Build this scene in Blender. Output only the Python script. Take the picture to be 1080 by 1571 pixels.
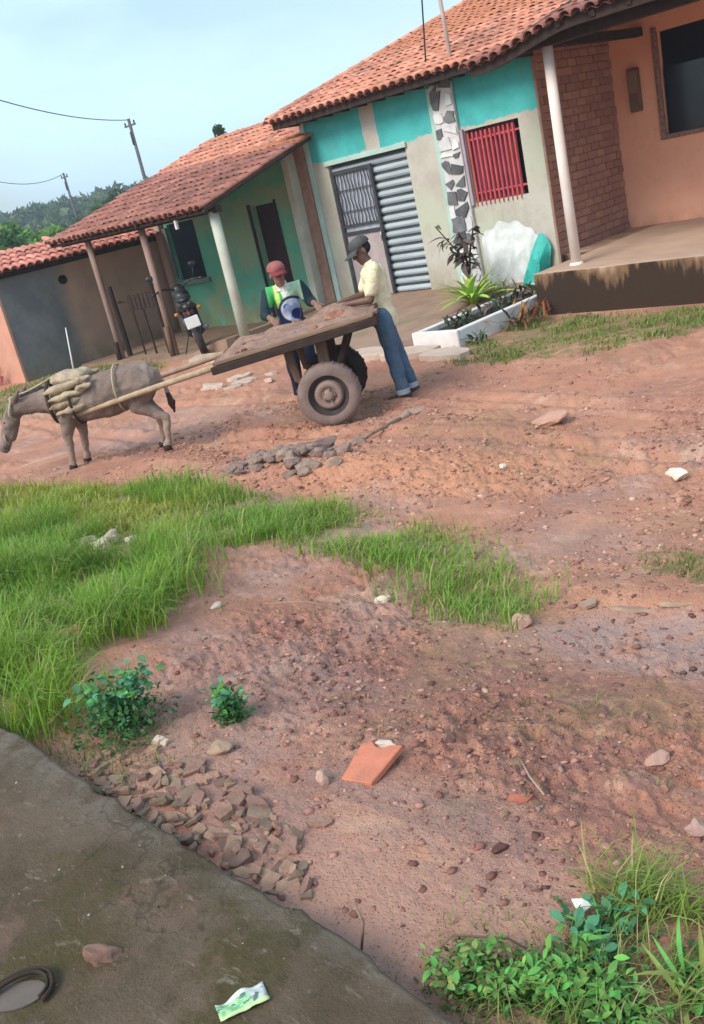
import bpy, bmesh, math, random
import numpy as np
from mathutils import Vector, Matrix, noise as mnoise

for o in list(bpy.data.objects): bpy.data.objects.remove(o)
SC = bpy.context.scene
COL = SC.collection
rad = math.radians
random.seed(7)
RNG = np.random.default_rng(11)

# ------------------------------------------------------------------ camera
# X runs along the house fronts, Y from the street towards the houses, Z up; the road is near z = 0.
HEAD, PITCH, ROLL, CAMZ = rad(47.0), rad(19.0), rad(13.1), 2.3
rot_head = Matrix.Rotation(HEAD, 3, 'Z')
fwd = Vector((0, math.cos(PITCH), -math.sin(PITCH))); r0 = Vector((1, 0, 0)); u0 = r0.cross(fwd)
right = math.cos(ROLL) * r0 - math.sin(ROLL) * u0
up = math.sin(ROLL) * r0 + math.cos(ROLL) * u0
fwd, right, up = rot_head @ fwd, rot_head @ right, rot_head @ up
cam = bpy.data.cameras.new('camera'); cam_o = bpy.data.objects.new('camera', cam); COL.objects.link(cam_o)
m = Matrix((right, up, -fwd)).transposed().to_4x4(); m.translation = (0, 0, CAMZ)
cam_o.matrix_world = m
cam.sensor_fit = 'VERTICAL'; cam.sensor_height = 24.0; cam.lens = 24.0 * 1455.0 / 1571.0
cam.clip_start = 0.05; cam.clip_end = 3000
SC.camera = cam_o

# ------------------------------------------------------------------ sky, sun, exposure
SUN_EL, SUN_AZ = rad(42), rad(186)      # azimuth measured from +Y, clockwise
w = bpy.data.worlds.new('World'); SC.world = w; w.use_nodes = True
nt = w.node_tree; nt.nodes.clear()
out = nt.nodes.new('ShaderNodeOutputWorld'); bg = nt.nodes.new('ShaderNodeBackground')
sky = nt.nodes.new('ShaderNodeTexSky'); sky.sky_type = 'NISHITA'; sky.sun_disc = False
sky.sun_elevation = SUN_EL; sky.sun_rotation = SUN_AZ; sky.air_density = 1.2; sky.dust_density = 1.5; sky.ozone_density = 2.0
tc = nt.nodes.new('ShaderNodeTexCoord'); mp = nt.nodes.new('ShaderNodeMapping')
mp.inputs['Scale'].default_value = (1.0, 1.0, 2.6); mp.inputs['Location'].default_value = (3.1, 1.4, 0.3)
nz = nt.nodes.new('ShaderNodeTexNoise'); nz.inputs['Scale'].default_value = 2.3; nz.inputs['Detail'].default_value = 5; nz.inputs['Roughness'].default_value = .52
rp = nt.nodes.new('ShaderNodeValToRGB'); rp.color_ramp.elements[0].position = .40; rp.color_ramp.elements[1].position = .62
rp.color_ramp.elements[0].color = (.22, .22, .22, 1); rp.color_ramp.elements[1].color = (.96, .96, .96, 1)
cl = nt.nodes.new('ShaderNodeMix'); cl.data_type = 'RGBA'
cl.inputs[7].default_value = (4.4, 6.2, 7.6, 1)      # bright thin overcast
nt.links.new(tc.outputs['Generated'], mp.inputs[0]); nt.links.new(mp.outputs[0], nz.inputs['Vector'])
nt.links.new(nz.outputs[0], rp.inputs[0]); nt.links.new(rp.outputs[0], cl.inputs[0])
nt.links.new(sky.outputs[0], cl.inputs[6]); nt.links.new(cl.outputs[2], bg.inputs[0])
bg.inputs[1].default_value = 0.084
nt.links.new(bg.outputs[0], out.inputs[0])
sun = bpy.data.lights.new('sun', 'SUN'); sun.energy = 1.5; sun.angle = rad(30); sun.color = (1, .94, .85)
sun_o = bpy.data.objects.new('sun', sun); COL.objects.link(sun_o)
sd = Vector((math.sin(SUN_AZ) * math.cos(SUN_EL), math.cos(SUN_AZ) * math.cos(SUN_EL), math.sin(SUN_EL)))
sun_o.rotation_euler = sd.to_track_quat('Z', 'Y').to_euler()
SC.view_settings.view_transform = 'Standard'; SC.view_settings.look = 'None'
SC.view_settings.gamma = 1.0; SC.view_settings.exposure = 1.28; SC.view_settings.use_curve_mapping = False

# ------------------------------------------------------------------ node helpers
class NT:
    def __init__(s, name):
        s.m = bpy.data.materials.new(name); s.m.use_nodes = True
        s.t = s.m.node_tree; s.t.nodes.clear()
        s.out = s.t.nodes.new('ShaderNodeOutputMaterial'); s.b = s.t.nodes.new('ShaderNodeBsdfPrincipled')
        s.t.links.new(s.b.outputs[0], s.out.inputs[0])
        s.co = s.t.nodes.new('ShaderNodeTexCoord').outputs['Object']
    def set(s, sock, v):
        if isinstance(v, bpy.types.NodeSocket): s.t.links.new(v, sock)
        elif isinstance(v, (tuple, list)): sock.default_value = tuple(v) if len(v) == 4 or sock.type == 'VECTOR' else tuple(v) + (1,)
        else: sock.default_value = v
    def noise(s, scale, detail=4, rough=.55, co=None, dist=0, col=False):
        n = s.t.nodes.new('ShaderNodeTexNoise'); n.inputs['Scale'].default_value = scale; n.inputs['Detail'].default_value = detail
        n.inputs['Roughness'].default_value = rough; n.inputs['Distortion'].default_value = dist
        s.t.links.new(co or s.co, n.inputs['Vector']); return n.outputs[1 if col else 0]
    def voro(s, scale, co=None, feat='F1', which=0):
        n = s.t.nodes.new('ShaderNodeTexVoronoi'); n.feature = feat; n.inputs['Scale'].default_value = scale
        s.t.links.new(co or s.co, n.inputs['Vector']); return n.outputs[which]
    def ramp(s, v, a, b, ca=(0, 0, 0), cb=(1, 1, 1)):
        n = s.t.nodes.new('ShaderNodeMapRange'); n.interpolation_type = 'SMOOTHSTEP'
        s.set(n.inputs[0], v); n.inputs[1].default_value = a; n.inputs[2].default_value = b; return n.outputs[0]
    def mix(s, f, a, b, mode='MIX'):
        n = s.t.nodes.new('ShaderNodeMix'); n.data_type = 'RGBA'; n.blend_type = mode; n.clamp_factor = True
        s.set(n.inputs[0], f); s.set(n.inputs[6], a); s.set(n.inputs[7], b); return n.outputs[2]
    def math(s, op, a, b=0.0, c=0.0):
        n = s.t.nodes.new('ShaderNodeMath'); n.operation = op
        for i, v in enumerate((a, b, c)): s.set(n.inputs[i], v)
        return n.outputs[0]
    def xyz(s, co=None):
        n = s.t.nodes.new('ShaderNodeSeparateXYZ'); s.t.links.new(co or s.co, n.inputs[0]); return n.outputs
    def map(s, scale=(1, 1, 1), loc=(0, 0, 0), co=None):
        n = s.t.nodes.new('ShaderNodeMapping'); n.inputs['Scale'].default_value = scale; n.inputs['Location'].default_value = loc
        s.t.links.new(co or s.co, n.inputs[0]); return n.outputs[0]
    def attr(s, name):
        n = s.t.nodes.new('ShaderNodeAttribute'); n.attribute_name = name; return n.outputs
    def rnd(s): return s.t.nodes.new('ShaderNodeObjectInfo').outputs['Random']
    def offs(s):     # object coordinates shifted by the object's random number, so copies do not repeat
        n = s.t.nodes.new('ShaderNodeVectorMath'); n.operation = 'ADD'
        c = s.t.nodes.new('ShaderNodeCombineXYZ'); r = s.math('MULTIPLY', s.rnd(), 37.0)
        for i in range(3): s.t.links.new(r, c.inputs[i])
        s.t.links.new(s.co, n.inputs[0]); s.t.links.new(c.outputs[0], n.inputs[1]); return n.outputs[0]
    def hsv(s, col, h=.5, sa=1, v=1):
        n = s.t.nodes.new('ShaderNodeHueSaturation'); s.set(n.inputs[0], h); s.set(n.inputs[1], sa); s.set(n.inputs[2], v); s.set(n.inputs[4], col); return n.outputs[0]
    def bump(s, h, strength=.3, dist=.01):
        n = s.t.nodes.new('ShaderNodeBump'); n.inputs['Strength'].default_value = strength; n.inputs['Distance'].default_value = dist
        s.t.links.new(h, n.inputs['Height']); s.t.links.new(n.outputs[0], s.b.inputs['Normal'])
    def mixv(s, v, k):       # object coordinates bent by a colour noise
        n = s.t.nodes.new('ShaderNodeVectorMath'); n.operation = 'MULTIPLY_ADD'; s.t.links.new(v, n.inputs[0]); n.inputs[1].default_value = (k, k, k); s.t.links.new(s.co, n.inputs[2]); return n.outputs[0]
    def done(s, col, rough=.85, spec=.3, metal=0):
        s.set(s.b.inputs['Base Color'], col); s.set(s.b.inputs['Roughness'], rough)
        s.b.inputs['Specular IOR Level'].default_value = spec; s.b.inputs['Metallic'].default_value = metal
        return s.m
def srgb(r, g, b):
    f = lambda c: ((c / 255 + .055) / 1.055) ** 2.4 if c > 10 else c / 255 / 12.92
    return (f(r), f(g), f(b))
def pm(name, c1, c2=None, scale=6, rough=.85, bump=.25, bscale=60, bdist=.004, rnd=0.0, spec=.3, stretch=(1, 1, 1), metal=0, stain=None):
    n = NT(name); co = n.map(stretch, co=n.offs() if rnd else None)
    c2 = c2 or tuple(x * .72 for x in c1)
    col = n.mix(n.ramp(n.noise(scale, 5, .6, co), .3, .72), c1, c2)
    if stain: col = n.mix(n.ramp(n.noise(scale * .45, 4, .6, co), .56, .7), col, stain)
    if rnd: col = n.hsv(col, n.math('ADD', n.math('MULTIPLY', n.math('SUBTRACT', n.rnd(), .5), rnd * .06), .5), 1, n.math('ADD', n.math('MULTIPLY', n.rnd(), rnd), 1 - rnd / 2))
    if bump: n.bump(n.noise(bscale, 5, .65, co), bump, bdist)
    return n.done(col, rough, spec, metal)

# ------------------------------------------------------------------ numpy noise and terrain
def _h(ix, iy, s):
    v = np.sin(ix * 127.1 + iy * 311.7 + s * 74.7) * 43758.5453
    return v - np.floor(v)
def vnoise(x, y, s=0):
    ix, iy = np.floor(x), np.floor(y); fx, fy = x - ix, y - iy
    fx, fy = fx * fx * (3 - 2 * fx), fy * fy * (3 - 2 * fy)
    a, b, c, d = _h(ix, iy, s), _h(ix + 1, iy, s), _h(ix, iy + 1, s), _h(ix + 1, iy + 1, s)
    return (a + (b - a) * fx) * (1 - fy) + (c + (d - c) * fx) * fy
def fbm(x, y, o=4, s=0):
    r, a, t = 0, .5, 0
    for i in range(o):
        r = r + a * vnoise(x * 2 ** i + i * 17.3, y * 2 ** i - i * 9.1, s + i); t += a; a *= .55
    return r / t
def sstep(a, b, x):
    t = np.clip((x - a) / (b - a), 0, 1); return t * t * (3 - 2 * t)
YK = [-50, 1.05, 1.9, 3.0, 4.3, 5.5, 8.0, 9.3, 10.5, 12.45, 40, 3000]
ZK = [.55, .55, .46, .24, .09, .02, 0.0, .06, .13, .24, .26, .26]
def gz0(X, Y):
    b = np.interp(Y, YK, ZK)
    wl = (1 - sstep(-14.3, -12.2, X)) * sstep(8.0, 9.6, Y)
    b = b * (1 - wl) - .04 * wl
    wr = sstep(-7.75, -7.35, X) * sstep(8.6, 10.4, Y); b = b * (1 - wr) + .02 * wr
    return b
PILE = [(-4.95, 5.25, .95, .5, .10), (-6.15, 5.25, .7, .35, .08), (-2.0, 3.62, .5, .17, .06), (-8.2, 5.05, 1.3, .3, .05)]
def gz(X, Y, fine=True):
    X, Y = np.asarray(X, float), np.asarray(Y, float)
    z = gz0(X, Y)
    street = sstep(1.0, 1.6, Y) * (1 - sstep(8.6, 10.0, Y))
    near = sstep(1.0, 1.4, Y) * (1 - sstep(5.0, 7.0, Y))
    z = z + street * (fbm(X * .9, Y * .9, 3, 3) - .5) * .10
    for (px, py, rx, ry, h) in PILE:
        z = z + h * np.exp(-((X - px) / rx) ** 2 - ((Y - py) / ry) ** 2)
    # damp hollow at the right
    z = z - .035 * np.exp(-((X + 1.85) / .6) ** 2 - ((Y - 3.2) / .25) ** 2)
    if fine:
        rough = .22 + .78 * sstep(.44, .60, fbm(X * 1.3 + 5, Y * 1.3, 3, 21))
        z = z + street * rough * (fbm(X * 6, Y * 6, 4, 5) - .5) * .075
        rid = 1 - np.abs(fbm(X * 13 + 2, Y * 13, 3, 14) * 2 - 1); z = z + street * rough * (rid - .75) * .05
        z = z + near * rough * (fbm(X * 34, Y * 34, 3, 9) - .5) * .022
        # two shallow cart ruts running along the street
        for yr in (6.0, 7.25):
            d = Y - yr - .18 * np.sin(X * .8 + yr); z = z - .03 * np.exp(-(d / .10) ** 2) + .018 * np.exp(-((np.abs(d) - .19) / .07) ** 2)
    return z
def gtop(X, Y): return np.where(np.asarray(Y) < 1.075, .65, gz(X, Y))
def g1(x, y): return float(gz(np.array([x]), np.array([y]))[0])

def inpoly(X, Y, poly):
    r = np.zeros(X.shape, bool); n = len(poly)
    for i in range(n):
        x1, y1 = poly[i]; x2, y2 = poly[(i + 1) % n]
        c = ((y1 > Y) != (y2 > Y)) & (X < (x2 - x1) * (Y - y1) / (y2 - y1 + 1e-12) + x1)
        r ^= c
    return r
def soft(X, Y, poly, amp=.35):
    dx = (fbm(X * 2.2, Y * 2.2, 3, 31) - .5) * amp; dy = (fbm(X * 2.2, Y * 2.2, 3, 47) - .5) * amp
    return inpoly(X + dx, Y + dy, poly)

GRASS_A = [(-10.5, 3.6), (-8.6, 4.25), (-7.1, 4.42), (-6.35, 4.2), (-5.7, 3.75), (-4.95, 3.05), (-4.42, 2.62), (-4.05, 2.2), (-3.7, 1.75), (-3.2, 1.33), (-3.5, 1.16), (-4.6, 1.16), (-10.5, 1.2)]
GRASS_B = [(-6.4, 4.25), (-5.6, 4.5), (-4.7, 4.36), (-4.1, 4.18), (-3.4, 4.15), (-3.1, 3.75), (-3.7, 3.5), (-4.6, 3.62), (-5.3, 3.45)]
GRASS_C = [(-3.95, 3.8), (-3.35, 3.85), (-2.75, 3.5), (-2.4, 3.35), (-2.4, 3.2), (-2.8, 3.05), (-3.1, 3.2), (-3.45, 3.4)]
GRASS_D = [(-2.35, 4.1), (-1.7, 4.35), (-1.5, 3.95), (-2.1, 3.88)]
GRASS_E = [(-6.75, 8.45), (-7.35, 9.6), (-7.2, 10.85), (-4.6, 10.6), (-4.4, 9.5), (-5.6, 8.85)]
GRASS_F = [(-17.2, 7.0), (-17.2, 9.9), (-15.4, 9.95), (-13.7, 9.3), (-14.4, 8.3), (-13.3, 6.6), (-17, 5.4)]
WET = [(-2.45, 3.25), (-2.1, 3.42), (-1.7, 3.55), (-1.2, 3.5), (-1.2, 2.9), (-1.8, 2.9), (-2.15, 3.0)]
GRAVEL = [(-3.9, 2.7), (-3.0, 2.9), (-2.2, 2.95), (-1.2, 2.6), (-.6, 1.9), (-1.1, 1.5), (-1.9, 1.55), (-2.5, 1.75), (-3.2, 2.0)]
SMOOTHP = [(-2.05, 1.5), (-1.1, 1.62), (-1.0, 1.3), (-1.7, 1.1), (-2.0, 1.25)]

# ------------------------------------------------------------------ mesh helpers
def link(o, parent=None):
    COL.objects.link(o)
    if parent is not None:
        o.parent = parent
        if parent.type == 'EMPTY' and parent.get('_wc'): o.location = -Vector(parent.location)
    return o
def tag(o, label=None, cat=None, group=None, kind=None):
    if label: o['label'] = label
    if cat: o['category'] = cat
    if group: o['group'] = group
    if kind: o['kind'] = kind
    return o
def mesh(name, V, F, mat=None, parent=None, smooth=False):
    me = bpy.data.meshes.new(name); me.from_pydata([tuple(v) for v in V], [], [tuple(f) for f in F])
    if mat: me.materials.append(mat)
    if smooth: me.polygons.foreach_set('use_smooth', [True] * len(me.polygons))
    me.update()
    return link(bpy.data.objects.new(name, me), parent)
def np_mesh(name, V, F, mat, parent=None, smooth=False, col=None, cname='c'):
    V = np.asarray(V, np.float32); F = np.asarray(F, np.int32); k = F.shape[1]
    me = bpy.data.meshes.new(name); me.vertices.add(len(V)); me.vertices.foreach_set('co', V.ravel())
    me.loops.add(F.size); me.loops.foreach_set('vertex_index', F.ravel())
    me.polygons.add(len(F)); me.polygons.foreach_set('loop_start', np.arange(0, F.size, k, dtype=np.int32))
    me.update(calc_edges=True)
    if smooth: me.polygons.foreach_set('use_smooth', np.ones(len(F), bool))
    if col is not None:
        a = me.color_attributes.new(cname, 'FLOAT_COLOR', 'POINT'); c = np.ones((len(V), 4), np.float32); c[:, :col.shape[1]] = col
        a.data.foreach_set('color', c.ravel())
    me.materials.append(mat); me.validate(); me.update()
    return link(bpy.data.objects.new(name, me), parent)
def empty(name, loc=(0, 0, 0), rz=0.0, wc=False, label=None, cat=None, group=None):
    o = bpy.data.objects.new(name, None); o.empty_display_size = .1; COL.objects.link(o)
    o.location = loc; o.rotation_euler = (0, 0, rz)
    if wc: o['_wc'] = 1
    return tag(o, label, cat, group)
class MB:
    """collects shapes into one mesh"""
    def __init__(s): s.v = []; s.f = []
    def add(s, V, F, M=None):
        b = len(s.v)
        s.v += [tuple(M @ Vector(p)) if M else tuple(p) for p in V]; s.f += [tuple(i + b for i in f) for f in F]; return s
    def box(s, x0, x1, y0, y1, z0, z1, M=None, ch=0.0):
        if ch:
            bm = bmesh.new(); vs = [bm.verts.new(p) for p in [(x0,y0,z0),(x1,y0,z0),(x1,y1,z0),(x0,y1,z0),(x0,y0,z1),(x1,y0,z1),(x1,y1,z1),(x0,y1,z1)]]
            for f in [(0,3,2,1),(4,5,6,7),(0,1,5,4),(1,2,6,5),(2,3,7,6),(3,0,4,7)]: bm.faces.new([vs[i] for i in f])
            bmesh.ops.bevel(bm, geom=bm.edges[:], offset=ch, segments=1, affect='EDGES', profile=.5)
            bm.verts.index_update(); V = [v.co.copy() for v in bm.verts]; F = [[v.index for v in f.verts] for f in bm.faces]; bm.free()
            return s.add(V, F, M)
        return s.add([(x0,y0,z0),(x1,y0,z0),(x1,y1,z0),(x0,y1,z0),(x0,y0,z1),(x1,y0,z1),(x1,y1,z1),(x0,y1,z1)],
                     [(0,3,2,1),(4,5,6,7),(0,1,5,4),(1,2,6,5),(2,3,7,6),(3,0,4,7)], M)
    def tube(s, pts, r, n=8, cap=True, M=None, flat=1.0):
        pts = [Vector(p) for p in pts]; rs = r if isinstance(r, (list, tuple)) else [r] * len(pts); V = []; F = []
        ref = None
        for i, p in enumerate(pts):
            d = (pts[min(i + 1, len(pts) - 1)] - pts[max(i - 1, 0)]).normalized()
            if ref is None: ref = Vector((0, 0, 1)) if abs(d.z) < .9 else Vector((1, 0, 0))
            a = d.cross(ref).normalized(); b = a.cross(d).normalized(); ref = b
            for k in range(n):
                t = 2 * math.pi * k / n; V.append(p + a * (rs[i] * math.cos(t)) + b * (rs[i] * flat * math.sin(t)))
        for i in range(len(pts) - 1):
            for k in range(n): F.append((i*n+k, i*n+(k+1) % n, (i+1)*n+(k+1) % n, (i+1)*n+k))
        if cap: F.append(tuple(range(n - 1, -1, -1))); F.append(tuple((len(pts)-1)*n + k for k in range(n)))
        return s.add(V, F, M)
    def lathe(s, prof, n=24, M=None, axis='Z'):
        V = []; F = []
        for (r, z) in prof:
            for k in range(n):
                t = 2 * math.pi * k / n; c, q = r * math.cos(t), r * math.sin(t)
                V.append((c, q, z) if axis == 'Z' else (c, z, q))
        for i in range(len(prof) - 1):
            for k in range(n):
                q = (i*n+k, i*n+(k+1) % n, (i+1)*n+(k+1) % n, (i+1)*n+k); F.append(q if axis == 'Z' else q[::-1])
        return s.add(V, F, M)
    def build(s, name, mat, parent=None, smooth=False): return mesh(name, s.v, s.f, mat, parent, smooth)
def fix_normals(o):
    bm = bmesh.new(); bm.from_mesh(o.data); bmesh.ops.recalc_face_normals(bm, faces=bm.faces); bm.to_mesh(o.data); bm.free(); return o
def copy_obj(src, parent=None, loc=None, rot=None, scale=None):
    c = src.copy(); COL.objects.link(c); c.parent = parent if parent is not None else src.parent
    if loc is not None: c.location = loc
    if rot is not None: c.rotation_euler = rot
    if scale is not None: c.scale = scale
    return c

# ------------------------------------------------------------------ materials
def ground_mat():
    n = NT('red_earth'); a = n.attr('c')[0]
    sep = n.t.nodes.new('ShaderNodeSeparateColor'); n.t.links.new(a, sep.inputs[0]); grav, moss, wet = sep.outputs
    big = n.ramp(n.noise(.8, 4, .6), .32, .68); mid = n.ramp(n.noise(4.5, 5, .62), .35, .66); fin = n.noise(38, 5, .7)
    col = n.mix(big, (.63, .32, .20), (.55, .25, .155))
    col = n.mix(n.math('MULTIPLY', mid, .6), col, (.46, .19, .115))
    col = n.mix(n.ramp(n.noise(2.1, 4, .6, dist=1), .53, .72), col, (.64, .385, .27))
    col = n.mix(n.math('MULTIPLY', grav, n.ramp(n.noise(14, 4, .7), .28, .56)), col, (.30, .135, .105))
    sp = n.ramp(n.voro(85), .0, .33)
    col = n.mix(n.math('MULTIPLY', n.math('SUBTRACT', 1, sp), .34), col, (.20, .085, .062))
    sp2 = n.ramp(n.voro(33, co=n.map(loc=(3, 1, 0))), .08, .2)
    col = n.mix(n.math('MULTIPLY', n.math('SUBTRACT', 1, sp2), n.math('MULTIPLY', mid, .55)), col, (.60, .41, .31))
    col = n.mix(n.math('MULTIPLY', moss, n.ramp(n.noise(9, 4, .6), .3, .6)), col, (.25, .20, .085))
    damp = n.ramp(n.noise(1.3, 5, .65, n.map(loc=(7, 1, 0)), dist=.6), .50, .66); col = n.mix(n.math('MULTIPLY', damp, .38), col, (.32, .155, .11))
    px_, py_, _z = n.xyz(); ex = n.math('DIVIDE', n.math('ADD', px_, 4.75), 1.5); ey = n.math('DIVIDE', n.math('SUBTRACT', py_, 5.2), .75)
    pile = n.math('SUBTRACT', 1, n.ramp(n.math('ADD', n.math('ADD', n.math('MULTIPLY', ex, ex), n.math('MULTIPLY', ey, ey)), n.math('MULTIPLY', n.noise(6, 4, .6), .9)), .5, 1.3)); col = n.mix(n.math('MULTIPLY', pile, .7), col, (.64, .28, .15))
    wetm = n.math('MULTIPLY', wet, n.ramp(n.noise(5, 3, .5), .25, .5))
    col = n.mix(n.math('MULTIPLY', wetm, .75), col, (.38, .26, .23))
    n.bump(n.math('ADD', n.noise(45, 6, .7), n.math('MULTIPLY', n.math('SUBTRACT', sp, 0), .4)), .9, .022)
    rough = n.math('SUBTRACT', n.math('SUBTRACT', .93, n.math('MULTIPLY', damp, .22)), n.math('MULTIPLY', wetm, .62))
    return n.done(col, rough, .3)
M_GROUND = ground_mat()

def pad_mat():
    n = NT('worn_concrete')
    col = n.mix(n.ramp(n.noise(1.8, 6, .7), .36, .64), (.100, .070, .042), (.165, .115, .080))
    col = n.mix(n.ramp(n.noise(2.6, 6, .72, n.map(loc=(4, 2, 0))), .48, .64), col, (.090, .070, .032))
    col = n.mix(n.math('MULTIPLY', n.ramp(n.noise(8, 6, .75, n.map((1, 2.4, 1), (1, 7, 0)), dist=1.4), .56, .70), .75), col, (.30, .245, .185))
    col = n.mix(n.math('MULTIPLY', n.ramp(n.noise(3.5, 5, .65, n.map(loc=(9, 3, 0))), .55, .68), .7), col, (.20, .118, .085))
    col = n.mix(n.math('MULTIPLY', n.ramp(n.noise(24, 5, .75, n.map(loc=(2, 5, 0))), .56, .68), .55), col, (.052, .042, .028))
    col = n.mix(n.math('MULTIPLY', n.ramp(n.noise(120, 3, .7), .58, .7), .5), col, (.06, .048, .034))
    y = n.xyz()[1]
    edge = n.math('MULTIPLY', n.ramp(y, .93, 1.08), n.ramp(n.noise(9, 4, .6), .35, .6))
    col = n.mix(n.math('MULTIPLY', edge, .6), col, (.23, .19, .15))
    n.bump(n.math('ADD', n.noise(70, 6, .75), n.noise(14, 5, .7)), .8, .014)
    crk = n.ramp(n.voro(1.15, n.map(loc=(.3, .2, 0), co=n.mixv(n.noise(3, 4, .6, col=True), .5)), 'DISTANCE_TO_EDGE'), .002, .010); col = n.mix(n.math('MULTIPLY', n.math('MULTIPLY', n.math('SUBTRACT', 1, crk), n.ramp(n.noise(1.1, 3, .5, n.map(loc=(2, 8, 0))), .56, .66)), .45), col, (.05, .038, .025))
    return n.done(col, .92, .12)
M_PAD = pad_mat()

def wall_mat(name, base, base2, band=None, band_z=None, strip=None, low=None, low_z=None, dirt=(.2, .15, .11), dz=(.3, .9), bump=.3, patch=None):
    """lime-washed wall: base colour with mottling, a painted band above band_z, an unpainted strip, rain dirt near the foot"""
    n = NT(name); x, y, z = n.xyz()
    wob = n.math('MULTIPLY', n.math('SUBTRACT', n.noise(4, 7, .72), .5), .26)
    col = n.mix(n.ramp(n.noise(1.5, 6, .68), .36, .64), base, base2)
    col = n.mix(n.math('MULTIPLY', n.ramp(n.noise(9, 6, .75), .55, .66), .3), col, tuple(c * .7 for c in base2))
    if patch: col = n.mix(n.ramp(n.noise(1.1, 4, .55, n.map(loc=(5, 5, 2))), .46, .62), col, patch)
    if band:
        f = n.ramp(n.math('ADD', z, wob), band_z - .005, band_z + .03)
        if strip:
            for (s0, s1) in strip:
                inside = n.math('MULTIPLY', n.ramp(n.math('ADD', x, n.math('MULTIPLY', wob, .4)), s0 - .01, s0 + .01), n.math('SUBTRACT', 1, n.ramp(n.math('ADD', x, n.math('MULTIPLY', wob, .4)), s1 - .01, s1 + .01)))
                f = n.math('MULTIPLY', f, n.math('SUBTRACT', 1, inside))
        bcol = n.mix(n.ramp(n.noise(2.2, 6, .7), .38, .64), band, tuple(c * .8 for c in band)); bcol = n.mix(n.ramp(n.noise(11, 6, .75), .64, .70), bcol, base)
        col = n.mix(f, col, bcol)
    if low:
        f = n.math('SUBTRACT', 1, n.ramp(n.math('ADD', z, wob), low_z - .15, low_z + .15)); col = n.mix(n.math('MULTIPLY', f, .8), col, low)
    f = n.math('MULTIPLY', n.math('SUBTRACT', 1, n.ramp(z, dz[0], dz[1])), n.ramp(n.noise(4, 5, .65, n.map((1, 1, .5))), .25, .65))
    col = n.mix(n.math('MULTIPLY', f, .85), col, dirt)
    col = n.mix(n.math('MULTIPLY', n.ramp(n.noise(5, 5, .7, n.map((2.5, 2.5, .35))), .56, .75), .35), col, dirt)
    n.bump(n.math('ADD', n.noise(35, 5, .65), n.noise(4, 3, .5)), bump, .012)
    return n.done(col, .88, .25)

TEAL = (.075, .46, .43)
M_TEAL = wall_mat('teal_house_wall', (.50, .47, .40), (.42, .37, .31), TEAL, 2.62, [(-11.05, -10.74)], dirt=(.30, .26, .17), dz=(.25, .75), patch=(.46, .47, .36))
M_GREEN = wall_mat('green_wall', (.10, .42, .29), (.18, .44, .28), None, dirt=(.27, .21, .12), dz=(.1, .75), patch=(.28, .40, .24))
M_ORANGE = wall_mat('orange_wall', (.90, .47, .31), (.87, .42, .27), None, dirt=(.60, .30, .20), dz=(.55, .85), bump=.12)
M_SIDEW = wall_mat('beige_wall', (.46, .31, .23), (.38, .27, .21), None, dirt=(.28, .2, .13), dz=(-.1, .6))
def grey_beige():
    n = NT('grey_and_beige_wall'); x, y, z = n.xyz()
    wob = n.math('MULTIPLY', n.math('SUBTRACT', n.noise(2, 4, .6), .5), .5)
    f = n.ramp(n.math('ADD', y, wob), 9.7, 10.25)
    g = n.mix(n.ramp(n.noise(1.3, 4, .6), .35, .65), (.155, .165, .165), (.225, .23, .22))
    b = n.mix(n.ramp(n.noise(1.3, 4, .6), .35, .65), (.50, .33, .235), (.40, .28, .21))
    col = n.mix(f, g, b)
    d = n.math('MULTIPLY', n.math('SUBTRACT', 1, n.ramp(z, -.05, .55)), n.ramp(n.noise(3, 4, .6), .3, .6))
    col = n.mix(n.math('MULTIPLY', d, .7), col, (.17, .15, .09)); n.bump(n.noise(30, 5, .6), .3, .01)
    return n.done(col, .9, .2)
M_GREYB = grey_beige()
def porch_mat():
    n = NT('stained_porch_plaster'); x, y, z = n.xyz()
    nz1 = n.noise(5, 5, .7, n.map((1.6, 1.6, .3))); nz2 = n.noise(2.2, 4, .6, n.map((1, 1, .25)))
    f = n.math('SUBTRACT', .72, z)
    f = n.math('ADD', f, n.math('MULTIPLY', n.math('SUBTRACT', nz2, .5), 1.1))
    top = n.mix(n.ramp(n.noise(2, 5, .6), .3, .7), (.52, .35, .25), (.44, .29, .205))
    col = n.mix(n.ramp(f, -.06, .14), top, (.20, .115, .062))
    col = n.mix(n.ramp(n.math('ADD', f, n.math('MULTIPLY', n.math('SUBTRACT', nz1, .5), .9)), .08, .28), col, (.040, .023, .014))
    flat = n.ramp(z, .572, .578)
    col = n.mix(flat, col, top); n.bump(n.noise(30, 5, .65), .35, .01)
    return n.done(col, .88, .25)
M_PORCH = porch_mat()
def tile_mat(name, c1, c2, c3, dark):
    n = NT(name); co = n.offs(); r = n.rnd()
    col = n.mix(r, c1, c2); col = n.mix(n.ramp(n.noise(3.2, 4, .6, co), .45, .75), col, c3)
    col = n.mix(n.math('MULTIPLY', n.ramp(n.noise(5, 5, .7, n.map(loc=(3, 3, 3), co=co)), .5, .68), .75), col, dark)
    col = n.hsv(col, .5, 1, n.math('ADD', .78, n.math('MULTIPLY', n.math('FRACT', n.math('MULTIPLY', r, 7.31)), .42)))
    gp = n.t.nodes.new('ShaderNodeNewGeometry').outputs['Position']; big = n.ramp(n.noise(1.1, 5, .7, n.map((1, .6, .6), co=gp)), .46, .68); col = n.mix(n.math('MULTIPLY', big, .65), col, dark)
    n.bump(n.noise(60, 4, .6, co), .25, .004); return n.done(col, .85, .25)
M_TILE = tile_mat('orange_clay_tile', (.60, .25, .155), (.51, .195, .125), (.64, .35, .25), (.22, .10, .075))
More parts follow.
